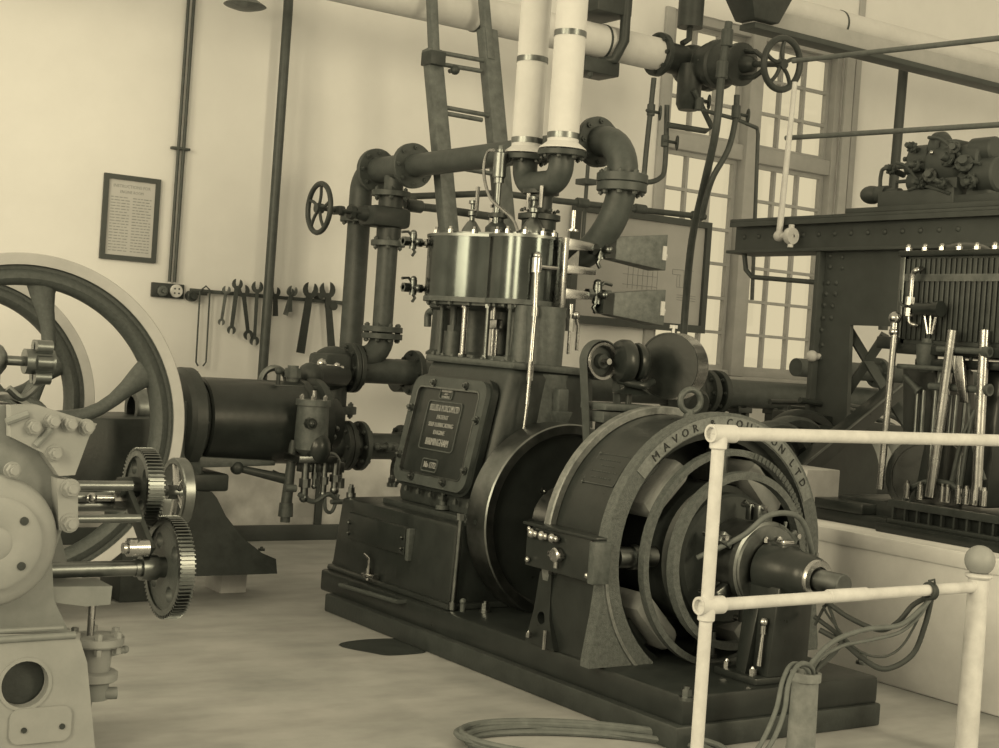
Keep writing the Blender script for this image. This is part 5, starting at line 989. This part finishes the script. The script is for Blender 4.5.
yp_ = 8.8; run('wall_pipe', 'thick dark pipe running straight up the wall through the tool rack', 'pipe', [(at(261, 396, Y=yp_).x, YW, at(261, 396, Y=yp_).z), at(261, 396, Y=yp_), at(288, 10, Y=yp_), at(291, -60, Y=yp_)], .032, PIP, n=16)
# tool rack
p0, p1 = W_(190, 290, .04), W_(344, 301, .04)
T = thing('tool_rack', 'thin wall rail carrying the hanging spanners', 'rack', (p0.x, YW, p0.z))
b = MB(); b.bx(p0.x, p1.x+.1, YW-.05, YW-.03, p0.z-.012, p0.z+.012, .003); b.bx(p1.x, p1.x+.02, YW-.05, YW, p0.z-.012, p0.z+.012); obj('rail', b, PIP, T)
q = W_(192, 296, .04); b = MB(); b.cyl((q.x, YW, q.z), (q.x, YW-.06, q.z), .035, n=18, bev=.006); b.cyl((q.x, YW-.06, q.z), (q.x, YW-.085, q.z), .02, n=12); b.bx(q.x, q.x+.1, YW-.055, YW-.03, q.z+.01, q.z+.035, .004); obj('rail_bracket', b, DRK, T)
def spanner(label, top, bot, wdt, R, dbl, m=None, y=YW-.065, op=.5):
    a, c = at(*top, Y=y), at(*bot, Y=y); e = (a-c); L_ = e.length; e.normalize(); s_ = e.cross(Y_).normalized()
    def jaw(R_, s):
        o = []; w0 = R_*.42
        for i in range(15):
            t = PI/2+op*s*0+.48+(2*PI-.96)*i/14; o.append((R_*math.cos(t), R_*math.sin(t)))
        return o+[(w0, R_*.1), (w0*.6, -R_*.35), (-w0*.6, -R_*.35), (-w0, R_*.1)][::-1][::-1]
    T_ = thing('spanner', label, 'spanner', c, 'spanners on the wall rail')
    bb = MB(); j = jaw(R, 1); bb.plate([[(x, z_) for x, z_ in j]], a-e*0-Y_*0, -s_, e, .014) ; obj('jaw', bb, m or PIP, T_)
    bb = MB(); bb.plate([[(-wdt*.42, R*.7), (wdt*.42, R*.7), (wdt*.5, L_-R*.6), (-wdt*.5, L_-R*.6)] if dbl else [(-wdt*.5, 0), (wdt*.5, 0), (wdt*.4, L_-R*.6), (-wdt*.4, L_-R*.6)]], c+Y_*.001, -s_, e, .012); obj('shank', bb, m or PIP, T_)
    if dbl:
        bb = MB(); rr = R*.8; bb.plate([[(x*.8, -z_*.8) for x, z_ in j][::-1]], c, -s_, e, .013); obj('jaw', bb, m or PIP, T_)
    return T_
spanner('short worn double ended spanner, first from the wire hook', (226, 290), (221, 322), .02, .028, True, TIN)
spanner('dark double ended spanner hanging tilted, second from the wire hook', (237, 284), (231, 330), .028, .036, True)
spanner('long double ended spanner, just left of the thick wall pipe', (243, 291), (248, 335), .026, .042, True, DRK)
spanner('spanner half hidden behind the thick wall pipe', (257, 287), (254, 341), .022, .04, True)
spanner('stubby spanner, first to the right of the thick wall pipe', (275, 292), (275, 316), .036, .034, False, DRK)
spanner('stubby spanner overlapped by a thinner one, second right of the wall pipe', (292, 291), (285, 315), .032, .036, False, TIN)
spanner('small thin spanner hanging in front of a stubby one', (290, 292), (290, 312), .024, .026, False, PIP, YW-.085)
spanner('large single ended spanner hanging freely, longest on the rail', (310, 290), (300, 353), .06, .055, False, DRK)
spanner('large single ended spanner nearest the upright black pipe', (327, 290), (332, 360), .055, .058, False, DRK)
b = MB(); q = W_(320, 296, .06); b.cyl((q.x, YW, q.z), (q.x, YW-.08, q.z), .022, n=12); obj('peg', b, DRK, T)
b = MB(); b.cyl((q.x+.1, YW, q.z-.06), (q.x+.1, YW-.08, q.z-.06), .03, n=12); obj('peg', b, DRK, T)
P = lambda px, py: W_(px, py, .055); b = MB(); b.tube([P(198, 366), P(196, 362), P(200, 291), P(206, 286), P(210, 290), P(206, 362), P(203, 366)], .006, 8); o = obj('wire_hook', b, PIP, None, P(205, 288)); tag(o, 'long bent wire hook hanging at the left end of the tool rail', 'hook')
# lamp shade at the top edge
q = at(245, 5, Y=8.6); b = MB(); b.lathe([(.02, .12), (.03, .06), (.13, .0), (.135, -.004), (.12, -.012), (.06, -.03), (0, -.035)], q, Z_, 32); b.cyl(q+Z_*.1, q+Z_*1.4, .008, n=8); o = obj('lamp_shade', b, TIN, None, q); tag(o, 'shallow grey lamp shade cut off at the top of the wall', 'lamp')

# ------------------------------------------------------------------ ladder
YL = 7.45; P = lambda px, py, y=YL: at(px, py, Y=y)
T = thing('ladder', 'dark wooden extension ladder leaning on the wall behind the engine', 'ladder', (P(450, 300).x, 7.2, 1.0))
def stile(a, c, w_, d_, nm, y0, y1):
    a, c = at(*a, Y=y0), at(*c, Y=y1); e = (c-a).normalized(); sx = X_; dd = e.cross(sx).normalized()
    bb = MB(); A = [a+sx*i*w_+dd*j*d_ for i, j in ((-1, -1), (1, -1), (1, 1), (-1, 1))]; B2 = [c+sx*i*w_+dd*j*d_ for i, j in ((-1, -1), (1, -1), (1, 1), (-1, 1))]
    bb.hexa(A, B2, .006); return obj(nm, bb, WOD, T)
stile((431, -20), (434, 55), .026, .03, 'stile', 7.62, 7.56); stile((432, 50), (449, 235), .05, .04, 'stile', 7.58, 7.45)
stile((482, -20), (489, 60), .026, .03, 'stile', 7.62, 7.56); stile((487, 30), (506, 235), .055, .04, 'stile', 7.6, 7.45)
for (a, c, y) in (((438, 52), (486, 61), 7.57), ((440, 64), (481, 71), 7.55), ((443, 107), (492, 116), 7.53), ((444, 113), (482, 120), 7.52), ((446, 166), (494, 174), 7.48)):
    b = MB(); b.cyl(at(*a, Y=y), at(*c, Y=y), .014, n=10); obj('rung', b, WOD, T)
for x_, dx in ((at(449, 235, Y=7.45).x, .01), (at(506, 235, Y=7.45).x, .01)):
    b = MB(); z_ = at(470, 235, Y=7.45).z; b.hexa([(x_-.05, 7.2, FZ), (x_+.05, 7.2, FZ), (x_+.05, 7.28, FZ), (x_-.05, 7.28, FZ)], [(x_-.05, 7.41, z_), (x_+.05, 7.41, z_), (x_+.05, 7.49, z_), (x_-.05, 7.49, z_)], .006); obj('lower_stile', b, WOD, T)
b = MB(); q = at(455, 70, Y=7.5); b.sph(q-Z_*.0, .03, 12); b.cyl(q, q+Y_*.06, .014, n=8); b.bx(at(426, 58, Y=7.56).x, at(441, 58, Y=7.56).x, 7.5, 7.62, at(433, 61, Y=7.56).z-.03, at(433, 52, Y=7.56).z, .005); obj('ladder_catch', b, DRK, T)
# ------------------------------------------------------------------ thin pipes along the wall
P = lambda px, py, y=8.2: at(px, py, Y=y)
run('service_pipe', 'thin dark pipe along the wall passing behind the cylinder top', 'pipe', [P(396, 197, 8.0), P(500, 193, 8.0), P(560, 201, 8.0), P(705, 217, 8.0)], .022, PIP, fit=[(P(582, 203, 8.0), X_), (P(640, 209, 8.0), X_), (P(697, 216, 8.0), X_), (P(408, 200, 8.0), X_)])
run('service_pipe', 'second thin pipe below it, ending beside the ladder foot', 'pipe', [P(405, 205, 7.9), P(440, 209, 7.9), P(500, 218, 7.9)], .026, PIP, fit=[(P(414, 206, 7.9), X_)])
run('hose_pipe', 'thin upright pipe behind the cylinders reaching up behind U bend', 'pipe', [P(582, 250, 8.2), P(588, 165, 8.2)], .014, PIP)
q = P(586, 182, 8.2); b = MB(); b.bx(q.x-.05, q.x+.05, 8.14, 8.26, q.z-.02, q.z+.02, .003); o = obj('pipe_clip', b, PIP, None, q); tag(o, 'dark clip on the thin upright pipe behind the U bend', 'clip')
run('hanging_pipe', 'long thin pipe hanging from above down across the framed drawing', 'pipe', [P(729, 22, 7.2), P(722, 70, 7.2), P(716, 130, 7.2), P(704, 185, 7.4), P(692, 240, 7.6), P(686, 300, 7.7), P(683, 345, 7.7)], .026, PIP, 4, [(P(727, 38, 7.2), Z_), (P(722, 70, 7.2), Z_)])
run('hanging_pipe', 'shorter curved pipe dropping from valve to join the long pipe', 'pipe', [P(737, 95, 7.25), P(735, 122, 7.25), P(728, 150, 7.25), P(714, 175, 7.3), P(707, 195, 7.35), P(702, 217, 7.4)], .02, PIP, 4, [(P(736, 112, 7.25), Z_)])
t = run('branch_pipe', 'dark branch pipe running along the window transom to a corner', 'pipe', [P(668, 125, 7.6), P(705, 131, 7.6), P(712, 128, 7.6), P(694, 90, 7.6)], .02, PIP, 0, [(P(699, 104, 7.6), Z_)])
h = P(709, 102, 7.6); b = MB(); b.cyl(h-X_*.07, h, .012, n=8); handwheel(t, h, X_*.8-Y_*.5, .045, PIP, 4, .007, False); obj('valve_stem', b, PIP, t)
t = run('branch_pipe', 'thin branch pipe before the window ending in a downward bend', 'pipe', [P(702, 110, 7.5), P(736, 119, 7.5), P(757, 128, 7.5), P(758, 135, 7.5), P(752, 300, 7.5)], .014, PIP, 0, [(P(736, 117, 7.5), X_)])
h = P(748, 116, 7.5); b = MB(); b.cyl(h-X_*.07, h, .012, n=8); handwheel(t, h, X_*.8-Y_*.5, .045, PIP, 4, .007, False); obj('valve_stem', b, PIP, t)
# condenser main along the wall
Yc = 8.0; zc = 1.095; x0, x1 = P(548, 384, Yc).x, P(880, 400, Yc).x
T = thing('wall_main', 'thick dark pipe running low along the wall under the window', 'pipe', (7, Yc, 0))
b = MB(); b.cyl((x0-1.2, Yc, zc), (x1+1.2, Yc, zc), .105, n=32); obj('length', b, PIP, T)
for px in (705, 716):
    x = P(px, 388, Yc).x; b = MB(); b.flange((x, Yc, zc), X_, .165, .05, 8, .016); obj('flange', b, DRK, T)
x = P(692, 388, Yc).x; b = MB(); b.sph((x-.05, Yc, zc), .155, 24); b.cyl((x-.25, Yc, zc), (x+.15, Yc, zc), .125, n=24); b.cyl((x-.2, Yc-.1, zc-.05), (x-.2, Yc-.3, zc-.1), .12, n=24, bev=.02); obj('valve_body', b, DRK, T)
for px in (739, 775):
    x = P(px, 412, Yc).x; b = MB(); b.bx(x-.06, x-.025, Yc-.05, Yc+.05, FZ, zc-.08, .004); b.bx(x+.025, x+.06, Yc-.05, Yc+.05, FZ, zc-.08, .004); b.bx(x-.07, x+.07, Yc-.07, Yc+.07, zc-.14, zc-.1, .006); b.bx(x-.06, x+.06, Yc-.05, Yc+.05, .5, .6); obj('support', b, DRK, T)
T = thing('light_main', 'upper dark pipe turning from behind the gantry column', 'pipe', at(855, 372, Y=7.9))
b = MB(); p = at(850, 371, Y=7.9); b.cyl((p.x-.6, 7.9, p.z), (p.x+1.6, 7.9, p.z), .07, n=20); obj('length', b, PIP, T); b = MB(); b.flange((at(878, 372, Y=7.9).x, 7.9, p.z), X_, .12, .04, 6, .014); obj('flange', b, PIP, T)
# right hand side pipes and overhead lines
run('wall_pipe', 'dark upright pipe on the wall to the right of the window', 'pipe', [P(906, 40, 8.25), P(891, 215, 8.25), P(883, 330, 8.25)], .04, GIR, n=14)
XR = 6.6; G = lambda px, py, x=XR: at(px, py, X=x)
run('tie_rod', 'upper thin bar running overhead from the handwheel toward the right', 'rod', [G(793, 61), G(1010, 37)], .016, CBL)
run('tie_rod', 'lower thin bar crossing before the window above the gantry', 'rod', [G(786, 138), G(1010, 124)], .016, CBL)
run('tie_rod', 'thin bent rod under the gantry beam before the window', 'rod', [G(744, 250), G(746, 270), G(752, 277), G(824, 283)], .016, PIP)
t = thing('valve_spindle', 'pale upright spindle standing before the window down to the beam', 'rod', G(779, 236))
b = MB(); p0, p1 = G(795, 82, XR-.1), G(779, 236, XR-.1); b.cyl(p0, p1, .016, .021, n=12); obj('spindle', b, CRM, t)
b = MB(); b.sph(p1, .036, 14); q = G(791, 236, XR-.1); b.cyl(p1, q, .018, n=10); b.lathe([(.012, -.02), (.05, -.02), (.055, 0), (.05, .02), (.012, .02)], q, Y_, 20); b.tube([q+Z_*.07, q-Z_*.07], .018, 8); obj('tee_handle', b, CRM, t)
YP = 7.9
T = thing('high_main', 'white lagged main high on the wall at the top right', 'pipe', at(900, 50, Y=YP)); zz = at(930, 49, Y=YP).z
b = MB(); b.cyl((at(780, 20, Y=YP).x-.2, YP, zz), (13, YP, zz), .108, n=32); lg = obj('lagging', b, CNV, T)
x = at(838, 28, Y=YP).x; b = MB(); b.lathe([(.109, -.008), (.113, -.008), (.113, .008), (.109, .008)], (x, YP, zz), X_, 32, closed=True); obj('strap', b, PIP, lg)
T = thing('pipe_beam', 'long grey beam under the white lagged main at top right', 'beam', at(900, 72, Y=7.7)); T['kind'] = 'thing'; zz2 = at(934, 63, Y=7.7).z
b = MB(); b.bx(at(745, 30, Y=7.7).x, 13, 7.62, 7.74, zz2-.06, zz2+.06, .006); obj('beam', b, WFR, T)
b = MB(); b.bx(at(745, 30, Y=7.7).x, 13, 7.60, 7.76, zz2-.10, zz2-.06, .003); obj('flange', b, GIR, T)
q = at(762, 22, Y=7.6); b = MB(); b.hexa([(q.x-.12, 7.55, q.z+.0), (q.x+.12, 7.55, q.z+.0), (q.x+.12, 7.75, q.z+.0), (q.x-.12, 7.75, q.z+.0)], [(q.x-.22, 7.5, q.z+.2), (q.x+.2, 7.5, q.z+.2), (q.x+.2, 7.8, q.z+.2), (q.x-.22, 7.8, q.z+.2)], .01); o = obj('hopper', b, DRK, None, q); tag(o, 'dark block cut off by the top edge above big handwheel', 'block')

# ------------------------------------------------------------------ cream pipe railing
YR = 3.42; R_ = lambda px, py: at(px, py, Y=YR)
T = thing('railing', 'cream painted pipe railing with two rails and a ball topped post', 'railing', (3.18, YR, FZ))
ph = R_(719, 437); pm = R_(710, 607); xp = 3.19; zt, zm = 1.083, .535
b = MB(); b.cyl((xp, YR, FZ), (xp, YR, zt-.02), .021, n=20); b.cyl((xp, YR, FZ), (xp, YR, FZ+.015), .05, n=24); obj('post', b, CRM, T)
def tee(x, z):
    bb = MB(); bb.cyl((x, YR, z-.05), (x, YR, z+.0), .028, n=20, bev=.004); bb.lathe([(.02, -.035), (.029, -.035), (.029, .0), (.029, .065), (.022, .068)], (x, YR, z), X_, 24); bb.lathe([(.0, -.02), (.02, -.02), (.021, -.036), (.029, -.036)], (x, YR, z), X_, 24); return bb
obj('tee', tee(xp, zt), CRM, T); obj('tee', tee(xp, zm), CRM, T)
b = MB(); b.cyl((xp, YR, zt), (5.3, YR, zt+.012), .022, n=20); obj('top_rail', b, CRM, T)
q = R_(963, 588); b = MB(); b.cyl((xp, YR, zm), (4.53, YR, zm+.012), .0205, n=20); xs = R_(846, 598).x; b.cyl((xs-.09, YR, zm+.0075), (xs+.1, YR, zm+.0085), .0235, n=20, bev=.002); obj('mid_rail', b, CRM, T)
x2 = 4.535; b = MB(); b.cyl((x2, YR, FZ), (x2, YR, .585), .042, .037, n=24); b.lathe([(.042, 0), (.05, .008), (.05, .016), (.035, .02)], (x2, YR, .578), Z_, 24); pst = obj('end_post', b, CRM, T)
b = MB(); b.sph((x2, YR, .645), .056, 24); obj('ball', b, mat('dull_grey_paint', .55, .5, noise=.05), pst)
b = MB(); b.cyl((5.28, YR, PZ), (5.28, YR, zt+.012), .021, n=18); obj('post', b, CRM, T)
# lashing and cables
ql = R_(930, 591); b = MB()
for k in range(3): b.tor((ql.x-.01+k*.009, YR, ql.z-.0), X_+Z_*.1*(k-1), .028, .006, 20, 6)
b.tube([(ql.x, YR-.02, ql.z+.025), (ql.x-.005, YR-.02, ql.z+.045), (ql.x-.03, YR-.015, ql.z+.04)], .004, 6); o = obj('lashing', b, CBD, None, (ql.x, YR, ql.z)); tag(o, 'dark cord lashing tied round the lower rail near ball post', 'cord')
def cable(label, pts, r, m, sm=8, name='cable', grp='cables slung from the lower rail'):
    ps = [V(p) for p in pts]; bb = MB(); bb.tube(ps, r, 10, sm=sm); o = obj(name, bb, m, None, ps[0]); return tag(o, label, 'cable', grp)
K = lambda px, py, y=3.5: at(px, py, Y=y)
top = K(929, 600, YR+.02)
cp = K(807, 672, 3.55)
cable('thickest dark cable hanging lowest in a loop under the lower rail', [K(932, 596, YR+.03), K(925, 625, 3.47), K(912, 655, 3.5), K(885, 669, 3.55), K(862, 658, 3.62), K(845, 644, 3.7), K(820, 630, 3.8)], .0105, CBD)
cable('thin dark cable in a shallow loop under the lower rail', [K(927, 598, YR+.03), K(915, 625, 3.48), K(900, 648, 3.5), K(880, 657, 3.52), K(855, 648, 3.58), K(830, 618, 3.75), K(823, 606, 3.8)], .0045, CBD)
cable('upper pale cable curving from clay pipe to the lower rail', [K(806, 676, 3.55), K(814, 660, 3.54), K(836, 640, 3.52), K(868, 629, 3.5), K(900, 625, 3.48), K(922, 608, 3.45), K(931, 597, YR+.03)], .0095, CBL)
cable('lower pale cable curving from clay pipe to the lower rail', [K(811, 677, 3.56), K(818, 660, 3.55), K(842, 646, 3.53), K(870, 640, 3.51), K(900, 632, 3.49), K(920, 615, 3.46), K(930, 598, YR+.03)], .007, CBL)
cable('dark cable slanting from bearing pedestal behind the rail to the lashing', [K(824, 600, 3.8), K(850, 618, 3.7), K(880, 630, 3.6), K(898, 622, 3.52), K(912, 606, 3.48), K(925, 598, YR+.035)], .0095, CBD)
cable('short dark cable from bearing side dropping into the clay pipe', [K(815, 617, 3.85), K(835, 632, 3.75), K(843, 640, 3.66), K(832, 655, 3.58), K(818, 668, 3.55), K(814, 680, 3.55)], .009, CBD)
cable('thin lead crossing behind the pedestal edge', [K(815, 625, 3.84), K(826, 605, 3.8), K(831, 612, 3.76), K(838, 630, 3.7), K(850, 645, 3.6)], .006, CBD)
c = K(806, 672, 3.55); T = thing('clay_pipe', 'upright clay duct pipe on the floor taking in the cables', 'pipe', (c.x, c.y, FZ))
b = MB(); h = c.z-FZ; b.lathe([(.062, 0), (.05, .08), (.046, h-.03), (.054, h-.03), (.054, h), (.042, h), (.042, .02)], (c.x, c.y, FZ), Z_, 32, closed=True); obj('duct', b, CLY, T)
cable('left one of the two pale cables leaving the clay pipe toward floor', [(c.x-.01, c.y-.02, c.z-.08), (c.x-.02, c.y-.03, c.z+.01), K(793, 664, 3.5), K(783, 680, 3.46), K(776, 710, 3.44), K(762, 742, 3.42), K(745, 765, 3.42)], .0085, CBL, grp='cables leaving the clay pipe')
cable('right one of the two pale cables leaving the clay pipe toward floor', [(c.x+.01, c.y-.02, c.z-.08), (c.x-.0, c.y-.03, c.z+.015), K(800, 664, 3.48), K(789, 682, 3.44), K(784, 712, 3.42), K(772, 742, 3.4), K(752, 768, 3.4)], .0085, CBL, grp='cables leaving the clay pipe')
# coil of cable on the floor
q = at(590, 752, Z=FZ); b = MB(); ps = []; random.seed(5)
for k in range(5*24):
    t = 2*PI*k/24; rr = .40+.012*(k//24)+.015*math.sin(t*2.3+k*.02); e = V((math.cos(t)*rr*1.05, math.sin(t)*rr*.5, .012+.011*(k//24)*.7))
    ps.append(V((q.x, q.y, FZ))+(X_*.83-Y_*.56)*e.x+(X_*.56+Y_*.83)*e.y+Z_*e.z)
b.tube(ps, .011, 8, sm=2); o = obj('cable_coil', b, CBL, None, (q.x, q.y, FZ)); tag(o, 'loose coil of grey cable lying on the floor at the bottom edge', 'cable')
# ------------------------------------------------------------------ light
sc = bpy.context.scene
w = bpy.data.worlds.new('sky'); sc.world = w; w.use_nodes = True; nt = w.node_tree
bg = nt.nodes['Background']; TINT = (1, .862, .56)
bg.inputs['Color'].default_value = TINT+(1,)
N = nt.nodes.new; tc = N('ShaderNodeTexCoord'); sx = N('ShaderNodeSeparateXYZ'); nt.links.new(tc.outputs['Generated'], sx.inputs[0])
mr = N('ShaderNodeMapRange'); mr.interpolation_type = 'SMOOTHSTEP'; nt.links.new(sx.outputs['Y'], mr.inputs['Value'])
mr.inputs['From Min'].default_value = -.2; mr.inputs['From Max'].default_value = .5; mr.inputs['To Min'].default_value = .36; mr.inputs['To Max'].default_value = .40
nt.links.new(mr.outputs['Result'], bg.inputs['Strength'])   # open sky beyond the window wall, dimmer hall behind
def area(name, loc, to, sx, sy, e):
    l = bpy.data.lights.new(name, 'AREA'); l.shape = 'RECTANGLE'; l.size = sx; l.size_y = sy; l.energy = e; l.color = TINT
    o = bpy.data.objects.new(name, l); C.objects.link(o); o.location = loc; o.rotation_euler = (V(to)-V(loc)).to_track_quat('-Z', 'Y').to_euler(); return o
area('daylight_window', (-3.2, 1.0, 3.2), (3.5, 5.5, .6), 1.6, 3.2, 120)
area('daylight_window', (-3.2, 4.8, 3.2), (3.5, 6.0, .8), 1.6, 3.2, 110)
area('daylight_window', (5.5, -2.8, 3.4), (4.5, 5.0, .8), 1.8, 3.0, 150)
sc.view_settings.view_transform = 'Standard'; sc.view_settings.look = 'None'; sc.view_settings.gamma = 1; sc.view_settings.exposure = 0.95; sc.view_settings.use_curve_mapping = False
sc.cycles.use_denoising = True
sc.cycles.max_bounces = 8; sc.cycles.transparent_max_bounces = 16
